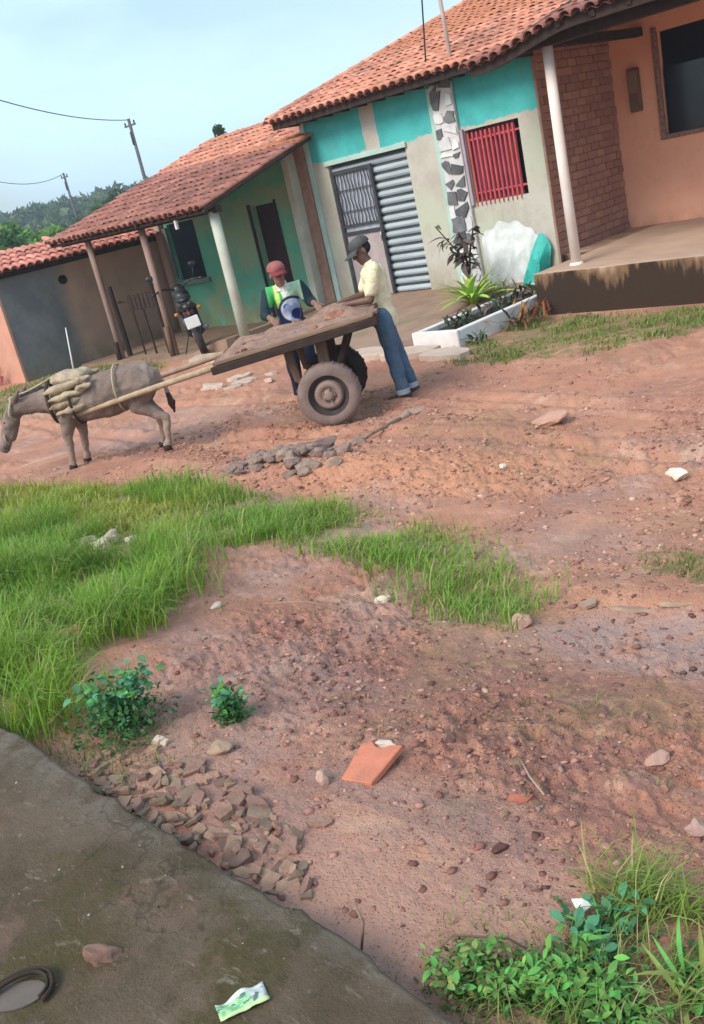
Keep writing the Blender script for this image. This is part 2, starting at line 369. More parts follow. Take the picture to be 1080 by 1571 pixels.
M_TILE2 = tile_mat('brown_clay_tile', (.33, .13, .095), (.26, .105, .080), (.40, .19, .14), (.13, .063, .052))
M_TILE3 = tile_mat('red_clay_tile', (.64, .23, .165), (.56, .20, .15), (.70, .35, .27), (.34, .13, .10))
def tile_rows_mat(name, c1, c2, dark):       # many small tiles in one mesh: colour by cell
    n = NT(name); col = n.mix(n.voro(3.3, which=1), c1, c2, 'MIX')
    sepc = n.t.nodes.new('ShaderNodeSeparateColor'); n.t.links.new(n.voro(3.3, which=1), sepc.inputs[0])
    col = n.mix(sepc.outputs[0], c1, c2); col = n.mix(n.math('MULTIPLY', n.ramp(n.noise(4, 5, .7), .5, .66), .7), col, dark)
    n.bump(n.noise(60, 4, .6), .25, .004); return n.done(col, .85, .25)
M_TROWS = tile_rows_mat('orange_tile_rows', (.62, .25, .13), (.50, .18, .10), (.20, .09, .06))
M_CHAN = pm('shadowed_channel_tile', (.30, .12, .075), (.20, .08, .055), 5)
M_WOOD = pm('weathered_wood', (.20, .115, .075), (.12, .066, .045), 9, stretch=(1, 1, .15), bscale=50, bump=.5)
M_WOODD = pm('dark_wood', (.055, .030, .022), (.030, .018, .014), 9, bump=.4)
M_WOODP = pm('pale_dry_wood', (.42, .29, .20), (.30, .19, .125), 12, bump=.4, rnd=.3)
M_PLANK = pm('muddy_plank', (.24, .15, .105), (.16, .092, .062), 7, stretch=(.25, 3, 1), bump=.6, bscale=40, bdist=.008, rnd=.35)
M_WHITE = pm('white_paint', (.78, .74, .70), (.66, .60, .55), 4, bump=.15, stain=(.5, .42, .35))
M_POSTP = pm('pale_pink_post_paint', (.80, .69, .62), (.72, .60, .53), 3, bump=.1)
M_POSTG = pm('pale_green_post_paint', (.50, .52, .42), (.42, .40, .31), 3, bump=.2)
M_POSTW = pm('pinkish_wood_post', (.36, .24, .20), (.24, .15, .115), 5, stretch=(1, 1, .2), bump=.4)
M_DARK = pm('dark_interior', (.012, .010, .012), (.007, .006, .008), 2, bump=0)
M_NAVY = pm('navy_shutter_paint', (.014, .018, .034), (.010, .013, .022), 3, bump=.1, rough=.6)
M_MAROON = pm('dark_maroon_doorway', (.05, .016, .020), (.030, .012, .014), 3, bump=.1, rough=.6)
M_IRON = pm('dark_iron', (.055, .057, .065), (.035, .035, .04), 8, rough=.6, bump=.2, spec=.4)
M_GREYP = pm('grey_metal_paint', (.34, .36, .39), (.25, .27, .29), 4, rough=.6, bump=.1)
M_SLAT = pm('galvanised_slat', (.43, .48, .50), (.34, .385, .40), 3, rough=.6, bump=.1, spec=.3, stretch=(.4, 1, 2), rnd=.12)
M_SLATD = pm('slat_groove', (.08, .098, .105), (.06, .07, .075), 4, rough=.7, bump=.1)
M_RED = pm('red_bar_paint', (.52, .085, .10), (.40, .05, .07), 5, rough=.5, bump=.1, rnd=.25)
M_CURT = pm('dark_red_cloth', (.24, .05, .06), (.16, .03, .04), 6, bump=.2)
M_BRICK = pm('clay_brick', (.42, .225, .17), (.33, .17, .125), 7, bump=.5, rnd=.28)
M_MORTAR = pm('brick_mortar', (.35, .21, .155), (.27, .15, .11), 9, bump=.5)
M_STONE = pm('dark_facing_stone', (.085, .088, .095), (.15, .145, .145), 8, bump=.4, rnd=.7)
M_STONEW = pm('pale_facing_stone', (.70, .68, .66), (.55, .53, .52), 8, bump=.4, rnd=.3)
M_MORTW = pm('pale_grout', (.62, .60, .58), (.50, .47, .45), 6, bump=.3)
M_LGREEN = pm('pale_green_trim', (.42, .58, .50), (.36, .47, .41), 4, bump=.2)
M_SLAB = pm('pale_concrete_slab', (.56, .42, .33), (.44, .32, .25), 5, bump=.5, stain=(.33, .22, .16), rnd=.2)
M_PAVE = pm('brown_pavement', (.33, .215, .15), (.25, .155, .105), 3, bump=.5, stain=(.22, .18, .10))
M_SOIL = pm('dark_soil', (.05, .033, .022), (.028, .019, .014), 20, bump=.8)
M_CLODB = pm('grey_clod', (.30, .20, .16), (.20, .13, .10), 12, bump=.8, bdist=.01, rnd=.4)
M_CLODR = pm('red_clod', (.34, .155, .10), (.24, .10, .065), 12, bump=.8, bdist=.01, rnd=.4)
M_RUBBLE = pm('broken_tile', (.34, .195, .14), (.24, .13, .09), 22, bump=1.0, bdist=.008, rnd=.5, stain=(.20, .12, .08))
M_RUBBLE2 = pm('broken_brown_tile', (.24, .155, .11), (.17, .105, .072), 22, bump=.8, bdist=.006, rnd=.5, stain=(.20, .15, .095))
M_BRIGHTB = pm('fresh_orange_brick', (.60, .205, .12), (.52, .17, .10), 14, bump=.6, bdist=.006, stain=(.42, .17, .11))
M_PALEST = pm('pale_stone', (.68, .56, .45), (.55, .42, .33), 10, bump=.4, rnd=.3)
M_TYRE = pm('dusty_tyre', (.24, .165, .14), (.17, .115, .098), 8, bump=.4)
M_TYRED = pm('dark_tyre', (.035, .028, .026), (.06, .045, .04), 8, bump=.4)
M_RIM = pm('dusty_rim', (.30, .20, .165), (.22, .14, .115), 9, rough=.7, bump=.2)
M_SKIN = pm('brown_skin', (.15, .078, .052), (.12, .06, .04), 10, rough=.55, bump=.1, spec=.4)
M_SKIN2 = pm('tan_skin', (.27, .135, .09), (.22, .105, .068), 10, rough=.55, bump=.1, spec=.4)
M_HAIR = pm('black_hair', (.012, .010, .009), (.02, .016, .013), 40, bump=.6)
M_CREAM = pm('cream_cotton', (.82, .75, .50), (.66, .57, .36), 9, bump=.9, bscale=13, bdist=.035)
M_JEANS = pm('blue_denim', (.060, .125, .20), (.11, .15, .205), 9, bump=.9, bscale=15, bdist=.03, stain=(.03, .08, .15))
M_CUFF = pm('pale_cuff', (.42, .44, .48), (.34, .36, .4), 9, bump=.3)
M_SHOE = pm('muddy_shoe', (.10, .055, .04), (.055, .032, .026), 10, bump=.4)
M_CAPG = pm('grey_cap', (.085, .082, .080), (.055, .053, .052), 12, bump=.4)
M_CAPR = pm('faded_red_cap', (.34, .115, .105), (.25, .075, .07), 12, bump=.4)
M_CAPRD = pm('dark_red_brim', (.22, .035, .04), (.16, .025, .03), 12, bump=.3)
M_NAVYC = pm('navy_cloth', (.012, .022, .05), (.018, .035, .06), 9, bump=.4)
M_BLACKP = pm('black_plastic', (.018, .018, .018), (.028, .027, .026), 8, rough=.4, bump=.1, spec=.5)
M_CHROME = pm('dull_chrome', (.45, .45, .45), (.3, .3, .3), 6, rough=.35, bump=.1, metal=.8)
M_PLATE = pm('white_plate', (.74, .74, .70), (.66, .66, .62), 6, rough=.5, bump=.05)
M_REDL = pm('red_lens', (.3, .02, .02), (.2, .01, .01), 6, rough=.3, bump=0)
M_SACK = pm('beige_sackcloth', (.52, .40, .27), (.33, .235, .155), 8, bump=1.0, bscale=22, bdist=.02, stain=(.24, .15, .095))
M_STRAP = pm('dark_leather', (.035, .022, .016), (.05, .03, .022), 8, bump=.3)
M_ROPE = pm('yellow_rope', (.44, .38, .26), (.34, .28, .18), 20, bump=.4)
M_PLASTIC = pm('white_plastic_sheet', (.66, .67, .65), (.50, .51, .48), 5, rough=.55, bump=.4, bscale=9, bdist=.03, spec=.5, stain=(.52, .52, .48))
M_TEALP = pm('teal_sheet', (.05, .46, .38), (.03, .36, .30), 6, rough=.5, bump=.6, bscale=12, bdist=.03)
M_POLE = pm('grey_pole', (.13, .12, .115), (.09, .08, .075), 5, bump=.3)
M_PIPE = pm('pale_pipe', (.50, .42, .36), (.38, .30, .26), 5, bump=.1)
M_WIRE = pm('wire', (.03, .03, .035), (.03, .03, .035), 5, bump=0)
M_METER = pm('brown_meter_box', (.20, .115, .075), (.15, .08, .055), 7, bump=.3)
def donkey_mat():
    n = NT('grey_brown_coat'); x, y, z = n.xyz()
    col = n.mix(n.ramp(n.noise(5, 4, .6), .3, .7), (.25, .175, .145), (.19, .135, .11))
    col = n.mix(n.ramp(n.noise(3, 3, .5, n.map(loc=(2, 0, 1))), .5, .7), col, (.30, .22, .18))
    low = n.math('SUBTRACT', 1, n.ramp(z, .16, .62)); col = n.mix(n.math('MULTIPLY', low, .6), col, (.42, .29, .225))
    rump = n.ramp(x, .40, .60); col = n.mix(n.math('MULTIPLY', rump, .55), col, (.46, .34, .27))
    muz = n.math('MULTIPLY', n.math('SUBTRACT', 1, n.ramp(x, -1.22, -1.13)), n.math('SUBTRACT', 1, n.ramp(z, .36, .45)))
    col = n.mix(muz, col, (.05, .04, .04))
    brow = n.math('MULTIPLY', n.math('SUBTRACT', 1, n.ramp(x, -1.07, -1.0)), n.ramp(n.noise(7, 3, .5), .5, .6)); col = n.mix(n.math('MULTIPLY', brow, .6), col, (.30, .22, .2))
    col = n.mix(n.math('MULTIPLY', n.ramp(n.noise(45, 5, .75, n.map((.35, 1, 1))), .45, .65), .4), col, (.13, .09, .075)); n.bump(n.noise(60, 5, .7, n.map((.4, 1, 1))), .8, .014); return n.done(col, .95, .1)
M_DONK = donkey_mat()
def leafc(name, rough=.55, trans=.0):
    n = NT(name); a = n.attr('c')[0]; col = n.mix(n.math('MULTIPLY', n.noise(25, 3), .35), a, (.03, .06, .01))
    n.done(col, rough, .35)
    tr = n.t.nodes.new('ShaderNodeBsdfTranslucent'); n.set(tr.inputs[0], n.hsv(a, .48, 1.1, 1.3)); mx = n.t.nodes.new('ShaderNodeMixShader'); mx.inputs[0].default_value = .28
    n.t.links.new(n.b.outputs[0], mx.inputs[1]); n.t.links.new(tr.outputs[0], mx.inputs[2]); n.t.links.new(mx.outputs[0], n.out.inputs[0])
    return n.m
M_GRASS = leafc('grass_blade'); M_LEAF = leafc('leaf'); M_PEB = None
def pebc():
    n = NT('pebble'); a = n.attr('c')[0]; col = n.mix(n.math('MULTIPLY', n.noise(60, 4), .5), a, (.12, .06, .045)); n.bump(n.noise(150, 4), .4, .003); return n.done(col, .85, .25)
M_PEB = pebc()
def leafm(name, c1, c2, rnd=.75, rough=.65): return pm(name, c1, c2, 22, rough=rough, bump=.4, bscale=40, rnd=rnd, spec=.25, stain=(c1[0] * 1.5, c1[1] * .9, c1[2] * .9))
M_BLEAF = leafm('broad_green_leaf', (.11, .28, .055), (.07, .20, .042))
M_BLUEL = leafm('bluish_green_leaf', (.075, .235, .105), (.055, .175, .085))
M_LIME = leafm('lime_strap_leaf', (.36, .50, .07), (.25, .43, .06))
M_CROT = leafm('dark_croton_leaf', (.085, .072, .062), (.13, .085, .07), .8)

# ------------------------------------------------------------------ ground
def build_ground():
    c0 = math.pi / 2 + HEAD
    th = np.concatenate([c0 + np.linspace(-rad(34), rad(34), 640), c0 + np.linspace(rad(34), 2 * math.pi - rad(34), 70)[1:]])
    th = th[:-1]
    rr = np.concatenate([[.02, .3, .7, 1.0, 1.25], np.exp(np.arange(math.log(1.4), math.log(14.5), .0046)), np.exp(np.linspace(math.log(14.8), math.log(900), 60))])
    R, TH = np.meshgrid(rr, th, indexing='ij'); X = R * np.cos(TH); Y = R * np.sin(TH); Z = gz(X, Y)
    nR, nT = R.shape; idx = np.arange(nR * nT).reshape(nR, nT); nx = np.roll(idx, -1, 1)
    F = np.stack([idx[:-1], idx[1:], nx[1:], nx[:-1]], -1).reshape(-1, 4)
    x, y = X.ravel(), Y.ravel()
    sel = np.where((x > -6) & (x < 1.5) & (y > .5) & (y < 6))[0]; xs_, ys_ = x[sel], y[sel]
    grav = np.full_like(x, .15); grav[sel] += .75 * sum(soft(xs_ + dx_, ys_ + dy_, GRAVEL, .9) * 1.0 for dx_, dy_ in ((0, 0), (.22, 0), (-.22, 0), (.35, .12), (-.1, -.28))) / 5
    grav = np.maximum(grav, .5 * sstep(.50, .62, fbm(x * .8, y * .8, 3, 71)))
    grav = np.where(soft(x, y, SMOOTHP, .3), 0, grav)
    moss = np.zeros_like(x)
    for p in (GRASS_A, GRASS_B, GRASS_C, GRASS_D, GRASS_E, GRASS_F): moss = np.maximum(moss, soft(x, y, p, .5) * .95)
    moss = np.maximum(moss, .3 * sstep(.60, .72, fbm(x * 1.1 + 3, y * 1.1, 4, 91)) * (y < 9))
    far = np.hypot(x, y) > 22; moss = np.where(far, .8, moss)
    wet = np.zeros_like(x); wet[sel] = sum(soft(xs_ + dx_, ys_ + dy_, WET, .6) * 1.0 for dx_, dy_ in ((0, 0), (.12, 0), (-.12, 0), (.05, .08), (-.05, -.08))) / 5
    wet = np.maximum(wet, .45 * sstep(.62, .72, fbm(x * .7 + 8, y * .7, 3, 55)) * (y < 7))
    col = np.stack([grav, moss, wet], 1)
    o = np_mesh('ground', np.stack([x, y, Z.ravel()], 1), F, M_GROUND, None, True, col)
    tag(o, 'bare red earth street with ruts and gravel', None, None, 'structure')
build_ground()

# concrete pavement the photographer stands on
def build_pad():
    xs = np.linspace(-9, 5, 281); V = []; F = []
    e = 1.02 + (-xs - 1.07) * .053 + (fbm(xs * 1.7, xs * 0, 4, 8) - .5) * .05 + (fbm(xs * 11, xs * 0, 4, 12) - .5) * .05
    rows = [(-6, 0), (-1, 0), (0, 0), (.5, 0), (.8, 0), (-.02, 1), (-.004, 2), (0, 3), (.01, 4)]
    for (q, k) in rows:
        for i, x in enumerate(xs):
            y = q if k == 0 else e[i] + q
            z = {0: .65, 1: .65, 2: .643, 3: .62, 4: .45}[k] + (float(fbm(np.array([x * 6]), np.array([y * 6]), 3, 2)[0]) - .5) * .008
            V.append((x, y, z))
    n = len(xs)
    for r in range(len(rows) - 1):
        for i in range(n - 1): F.append((r*n+i, r*n+i+1, (r+1)*n+i+1, (r+1)*n+i))
    o = mesh('pavement', V, F, M_PAD, None, True); tag(o, 'worn dark concrete pavement in the near corner', None, None, 'structure')
build_pad()

def sheet(name, x0, x1, y0, y1, zf, mat, lift=.03, nx=40, ny=30, wob=.05):
    xs = np.linspace(x0, x1, nx); ys = np.linspace(y0, y1, ny); V = []; F = []
    for j, y in enumerate(ys):
        for i, x in enumerate(xs):
            xx = x + (wob * (vnoise(np.array([y * 3]), np.array([1.]), 3)[0] - .5) if i in (0, nx - 1) else 0); yy = y + (wob * (vnoise(np.array([x * 3]), np.array([7.]), 5)[0] - .5) if j in (0, ny - 1) else 0)
            V.append((xx, yy, zf(x, y) + lift))
    for j in range(ny - 1):
        for i in range(nx - 1): F.append((j*nx+i, j*nx+i+1, (j+1)*nx+i+1, (j+1)*nx+i))
    b = len(V)
    ring = [i for i in range(nx)] + [j*nx+nx-1 for j in range(1, ny)] + [(ny-1)*nx+i for i in range(nx-2, -1, -1)] + [j*nx for j in range(ny-2, 0, -1)]
    for i in ring: V.append((V[i][0], V[i][1], V[i][2] - .22))
    k = len(ring)
    for a in range(k): F.append((ring[a], b + a, b + (a+1) % k, ring[(a+1) % k]))
    return mesh(name, V, F, mat, None, False)
zb = lambda x, y: float(gz0(np.array([x]), np.array([y]))[0])
o = sheet('house_pavement', -12.45, -8.16, 9.35, 12.5, zb, M_PAVE, .05); tag(o, 'brown cement apron before the teal house', None, None, 'structure')
zp = lambda x, y: float(np.interp(x, [-17.2, -14.2, -13.4, -12.7, -12.4], [-.01, .0, .08, .25, .27]))
o = sheet('porch_floor', -17.15, -12.46, 9.75, 12.5, zp, M_PAVE, .02); tag(o, 'sloping cement floor of the green porch', None, None, 'structure')

# ------------------------------------------------------------------ roofs
def make_tile_mesh(name, L=.40, r0=.082, r1=.069, t=.012, n=6):
    V = []; F = []
    for (y, r) in ((0, r0), (L, r1)):
        for rr in (r, r - t):
            for k in range(n + 1):
                a = math.pi * k / n; V.append((rr * math.cos(a), y, rr * math.sin(a) * .82))
    m_ = n + 1; A, B, C, D = 0, m_, 2*m_, 3*m_
    for k in range(n):
        F += [(A+k, A+k+1, C+k+1, C+k), (B+k+1, B+k, D+k, D+k+1), (A+k+1, A+k, B+k, B+k+1)]
    F += [(A, C, D, B), (A+n, B+n, D+n, C+n)]
    me = bpy.data.meshes.new(name); me.from_pydata(V, [], F); me.polygons.foreach_set('use_smooth', [i % 3 != 2 for i in range(len(F))][:len(F)]); me.update(); return me
TILE_ME = {}
def roof(house, x0, x1, y0, z0, y1, z1, mat, matrows, M=None, pitch_x=.168, row=.31, nmax=300, jit=1.0, name='roof', mat2=None, split_y=None, sag=None):
    """clay barrel tiles from the eave (y0,z0) up to (y1,z1); M turns the whole roof about its house"""
    M = M or Matrix.Identity(4); sl = math.atan2(z1 - z0, y1 - y0); Ls = math.hypot(y1 - y0, z1 - z0)
    ncol = int((x1 - x0) / pitch_x); nrow = int(math.ceil(Ls / row)); B = MB()
    # channel tiles below: a corrugated sheet with stepped rows
    for r in range(nrow):
        a, b = r * row - .02, min((r + 1) * row + .05, Ls); V = []; F = []
        for c in range(ncol * 4 + 1):
            x = x0 + c * pitch_x / 4; dz = -.045 * (1 - math.cos(2 * math.pi * c / 4)) / 2 + .012
            for (q, h) in ((a, .03), (b, .004)):
                V.append((x, y0 + q * math.cos(sl) - (dz + h) * math.sin(sl), z0 + q * math.sin(sl) + (dz + h) * math.cos(sl)))
        for c in range(ncol * 4): F.append((2*c, 2*c+2, 2*c+3, 2*c+1))
        B.add(V, F, M)
    sag = sag or (lambda x: 0.0)
    B.v = [(x, y, z + sag(x)) for x, y, z in B.v]
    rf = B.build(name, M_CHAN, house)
    spots = []
    for r in range(nrow):
        for c in range(ncol + 1):
            q = r * row - .04 + random.uniform(-.02, .02) * jit; x = x0 + c * pitch_x + random.uniform(-.012, .012) * jit
            if q > Ls - .15: continue
            h = .028 + random.uniform(-.006, .008)
            spots.append((x, y0 + q * math.cos(sl) - h * math.sin(sl), z0 + q * math.sin(sl) + h * math.cos(sl) + sag(x), random.gauss(0, .03) * jit, random.gauss(0, .02) * jit, q))
    for mm in {mat, mat2 or mat}:
        if mm.name not in TILE_ME: TILE_ME[mm.name] = make_tile_mesh('tile'); TILE_ME[mm.name].materials.append(mm)
    rest = MB()
    for i, (x, y, z, ry, rz_, q) in enumerate(spots):
        mm = mat2 if (mat2 and y0 + q * math.cos(sl) < split_y) else mat
        mt = M @ (Matrix.Translation((x, y, z)) @ Matrix.Rotation(rz_, 4, 'Z') @ Matrix.Rotation(sl - .045, 4, 'X') @ Matrix.Rotation(ry, 4, 'Y'))
        if i < nmax:
            t = bpy.data.objects.new('tile', TILE_ME[mm.name]); COL.objects.link(t); t.parent = rf; t.matrix_local = mt
        else:
            me = TILE_ME[mm.name]; rest.add([v.co for v in me.vertices], [tuple(p.vertices) for p in me.polygons], mt)
    if rest.v:
        o = rest.build('upper_tiles', matrows, rf); o['kind'] = 'stuff'
    return rf

def wall(name, x0, x1, z0, z1, y, mat, parent, opens=(), t=.18, nseg=1):
    """wall facing -Y with openings (x0,x1,z0,z1) cut through it"""
    xs = sorted({x0, x1} | {v for o_ in opens for v in o_[:2]}); zs = sorted({z0, z1} | {v for o_ in opens for v in o_[2:4]})
    V = []; F = []
    def q(a, b, c, d): n = len(V); V.extend([a, b, c, d]); F.append((n, n+1, n+2, n+3))
    for i in range(len(xs) - 1):
        for j in range(len(zs) - 1):
            cx, cz = (xs[i] + xs[i+1]) / 2, (zs[j] + zs[j+1]) / 2
            if any(o_[0] < cx < o_[1] and o_[2] < cz < o_[3] for o_ in opens): continue
            a, b, c, d = xs[i], xs[i+1], zs[j], zs[j+1]
            q((a, y, c), (b, y, c), (b, y, d), (a, y, d)); q((b, y+t, c), (a, y+t, c), (a, y+t, d), (b, y+t, d))
    for (a, b, c, d) in opens:
        q((a, y, c), (a, y, d), (a, y+t, d), (a, y+t, c)); q((b, y, d), (b, y, c), (b, y+t, c), (b, y+t, d))
        q((a, y, d), (b, y, d), (b, y+t, d), (a, y+t, d)); q((b, y, c), (a, y, c), (a, y+t, c), (b, y+t, c))
    q((x0, y+t, z0), (x0, y, z0), (x0, y, z1), (x0, y+t, z1)); q((x1, y, z0), (x1, y+t, z0), (x1, y+t, z1), (x1, y, z1)); q((x0, y, z1), (x1, y, z1), (x1, y+t, z1), (x0, y+t, z1))
    return mesh(name, V, F, mat, parent)
def bx(name, x0, x1, y0, y1, z0, z1, mat, parent, ch=.006): return MB().box(x0, x1, y0, y1, z0, z1, None, ch).build(name, mat, parent)
def tb(name, pts, r, mat, parent, n=10, smooth=True, flat=1.0): return MB().tube(pts, r, n, flat=flat).build(name, mat, parent, smooth)

# ------------------------------------------------------------------ teal house
H = empty('teal_house', (-10.1, 12.45, .25), wc=True, label='low teal and grey house with roller shutter, red barred window and stone pilaster', cat='house')
TX0, TX1, TY = -12.42, -7.75, 12.45
DOOR = (-11.98, -10.23, .27, 2.56); WIN = (-9.06, -8.10, 1.52, 2.57)
wall('wall', TX0, TX1, -.1, 3.42, TY, M_TEAL, H, [DOOR, WIN])
MB().box(TX0, TX0 + .18, TY + .19, 19.5, -.1, 3.42).box(TX0 + .19, TX1 - .01, 19.3, 19.5, -.1, 3.4).build('rear_walls', M_MORTAR, H)
bx('corner_trim', TX0 - .012, TX0 + .10, TY - .035, TY - .002, .15, 3.36, M_LGREEN, H)
bx('lintel', DOOR[0] - .05, DOOR[1] + .04, TY - .045, TY - .003, 2.55, 2.63, M_LGREEN, H)
roof(H, -12.62, -7.55, 11.92, 3.40, 18.6, 5.15, M_TILE, M_TROWS, nmax=300)
bx('eave_board', -12.6, -7.8, 11.97, 12.02, 3.30, 3.435, M_WOODD, H)
for i in range(13):
    x = -12.45 + i * .39
    MB().box(x, x + .06, 11.96, 12.46, 3.30, 3.375, Matrix.Translation((0, 0, 0))).build('rafter', M_WOODD, H)
for i in range(17):      # verge tiles along the left slope
    q = .05 + i * .40; sl = math.atan2(1.75, 6.68)
    t = bpy.data.objects.new('verge_tile', TILE_ME[M_TILE.name] if i % 3 else None or TILE_ME[M_TILE.name]); COL.objects.link(t); t.parent = H
    t.location = Vector((-12.66, 11.90 + q * math.cos(sl), 3.46 + q * math.sin(sl))) - H.location; t.rotation_euler = (sl, 0, random.gauss(0, .05))
# roller shutter, each slat its own curved strip
sh = bx('roller_shutter', DOOR[0] + .005, DOOR[1] - .005, TY + .10, TY + .12, .29, 2.55, M_SLATD, H)
SV = []; SF = []; prof = [(.0, .0), (-.030, .010), (-.046, .040), (-.040, .072), (-.018, .086), (.0, .090)]
for x in (DOOR[0] + .03, DOOR[1] - .02):
    for (py, pz) in prof: SV.append((x, py, pz))
for k in range(5): SF.append((k, 6 + k, 7 + k, k + 1))
SF += [(0, 1, 2, 3, 4, 5), (11, 10, 9, 8, 7, 6)]
slat_me = bpy.data.meshes.new('slat'); slat_me.from_pydata(SV, [], SF); slat_me.materials.append(M_SLAT); slat_me.update()
for i in range(17):
    s = bpy.data.objects.new('slat', slat_me); COL.objects.link(s); s.parent = sh; s.location = (0, TY + .10 + random.uniform(-.002, .002), .295 + i * .132)
# wicket door with wavy iron bars
wd = empty('_tmp'); bpy.data.objects.remove(wd)
GX0, GX1, GY = -11.93, -11.02, TY + .005
wk = MB().box(GX0, GX0 + .05, GY - .02, GY + .02, .28, 2.44).box(GX1 - .05, GX1, GY - .02, GY + .02, .28, 2.44).box(GX0 + .05, GX1 - .05, GY - .02, GY + .02, 2.38, 2.44).box(GX0 + .05, GX1 - .05, GY - .018, GY + .018, 1.36, 1.42).box(GX0 + .05, GX1 - .05, GY - .018, GY + .018, 1.50, 1.54).build('wicket_door', M_IRON, H)
bx('panel', GX0 + .05, GX1 - .05, GY + .004, GY + .016, .30, 1.36, pm('pink_undercoat', (.44, .36, .35), (.34, .28, .27), 4), wk, 0)
bx('glass', GX0 + .05, GX1 - .05, GY + .022, GY + .03, 1.42, 2.38, pm('frosted_pane', (.40, .43, .48), (.30, .32, .37), 9, rough=.3), wk, 0)
for i in range(10):
    x = GX0 + .10 + i * .079
    tb('bar', [(x + .014 * math.sin(k * 1.9 + i), GY - .005, 1.54 + k * .105) for k in range(9)], .009, M_IRON, wk, 6)
for zz in (1.75, 2.1): bx('crosspiece', GX0 + .05, GX1 - .05, GY - .012, GY - .002, zz, zz + .015, M_IRON, wk, 0)
tb('latch', [(GX1 - .03, GY - .05, 1.2), (GX1 - .03, GY - .05, 1.36)], .012, M_CHROME, wk)
# red barred window
wn = bx('window', WIN[0] - .02, WIN[1] + .02, TY + .14, TY + .16, WIN[2] - .02, WIN[3] + .02, M_DARK, H, 0)
V = []; F = []; n_ = 60
for i in range(n_):
    x = WIN[0] + .01 + (WIN[1] - WIN[0] - .13) * i / (n_ - 1)
    for z in (WIN[2], WIN[3]): V.append((x, TY + .10 + .018 * math.sin(i * 1.25), z))
for i in range(n_ - 1): F.append((2*i, 2*i+2, 2*i+3, 2*i+1))
mesh('curtain', V, F, M_CURT, wn, True)
for i in range(11):
    x = WIN[0] + .02 + i * .080
    B = MB().box(x, x + .034, TY + .012, TY + .030, WIN[2] + .005 + random.uniform(-.01, .01), WIN[3] - .045, None, .006); B.tube([(x + .017, TY - .012, WIN[2] + .02), (x + .017, TY - .018, WIN[2] - .055)], [.010, .006], 6)
    B.build('bar', M_RED, wn)
for zz in (WIN[2] + .12, WIN[3] - .16): bx('rail', WIN[0] - .02, WIN[1] + .02, TY + .032, TY + .045, zz, zz + .03, M_RED, wn, .003)
bx('frame', WIN[0] - .055, WIN[0] - .003, TY - .05, TY - .003, WIN[2] - .03, WIN[3] + .03, pm('mauve_frame', (.40, .32, .36), (.3, .24, .27), 5), wn)
# pilaster faced with dark stones
PX0, PX1, PY = -9.52, -9.12, TY - .07
pil = MB().box(PX0, PX1, PY, TY - .003, .25, 3.30, None, .01).build('pilaster', M_MORTW, H)
bx('pilaster_edge', PX0 - .09, PX0 - .004, TY - .05, TY - .004, .25, 3.28, M_LGREEN, pil)
rs = random.Random(5); z = .32
while z < 3.2:
    hgt = rs.uniform(.12, .24); cut = PX0 + rs.uniform(.12, .28)
    for k, (a, b) in enumerate(((PX0 + .012, cut - .012), (cut + .012, PX1 - .012))):
        hh = hgt * rs.uniform(.75, 1.15); cx, cz = (a + b) / 2, z + hgt / 2 + rs.uniform(-.03, .03); rx, rz_ = (b - a) / 2, hh / 2
        sh_ = rs.uniform(-.35, .35); pts = []
        for (ux, uz) in ((-1, -1), (.1, -1.05), (1, -.9), (1.02, .2), (.9, 1), (-.2, 1.05), (-1, .85), (-1.05, 0)):
            if rs.random() < .3: continue
            pts.append((cx + rx * (ux + rs.uniform(-.16, .16)) , cz + rz_ * (uz + sh_ * ux * .5 + rs.uniform(-.16, .16))))
        if len(pts) < 3: continue
        m_ = len(pts); V = [(x, PY - .018 - rs.uniform(0, .01), zz) for (x, zz) in pts] + [(cx + (x - cx) * 1.04, PY + .01, cz + (zz - cz) * 1.04) for (x, zz) in pts]
        F = [tuple(range(m_))] + [(i, m_ + i, m_ + (i+1) % m_, (i+1) % m_) for i in range(m_)]
        fix_normals(mesh('facing_stone', V, F, M_STONE if rs.random() < .68 else M_STONEW, pil))
    z += hgt + .02
# exposed brick flank
fl = MB().box(TX1 - .12, TX1, TY + .19, 14.615, .3, 3.72).build('brick_flank', M_MORTAR, H)
bme = MB().box(-.5, .5, -.5, .5, -.5, .5, None, .03); bm_o = bme.build('brick', M_BRICK); brick_me = bm_o.data; bpy.data.objects.remove(bm_o)
bl, bh = .235, .098; nr = 0
for r in range(int(3.0 / (bh + .012))):
    zz = .57 + r * (bh + .012) + bh / 2; off = (r % 2) * .5 * (bl + .014)
    for c in range(10):
        a = TY + .02 + c * (bl + .014) - off; b = a + bl
        a, b = max(a, TY + .02), min(b, 14.60)
        if b - a < .05: continue
        t = bpy.data.objects.new('brick', brick_me); COL.objects.link(t); t.parent = fl
        t.location = (TX1 + .004 + random.uniform(-.004, .006), (a + b) / 2, zz); t.scale = (.05, b - a, bh); t.rotation_euler = (random.gauss(0, .006), 0, random.gauss(0, .01))
bx('rough_plaster_edge', TX1 - .002, TX1 + .04, TY - .02, TY + .018, .2, 3.3, M_MORTAR, H)

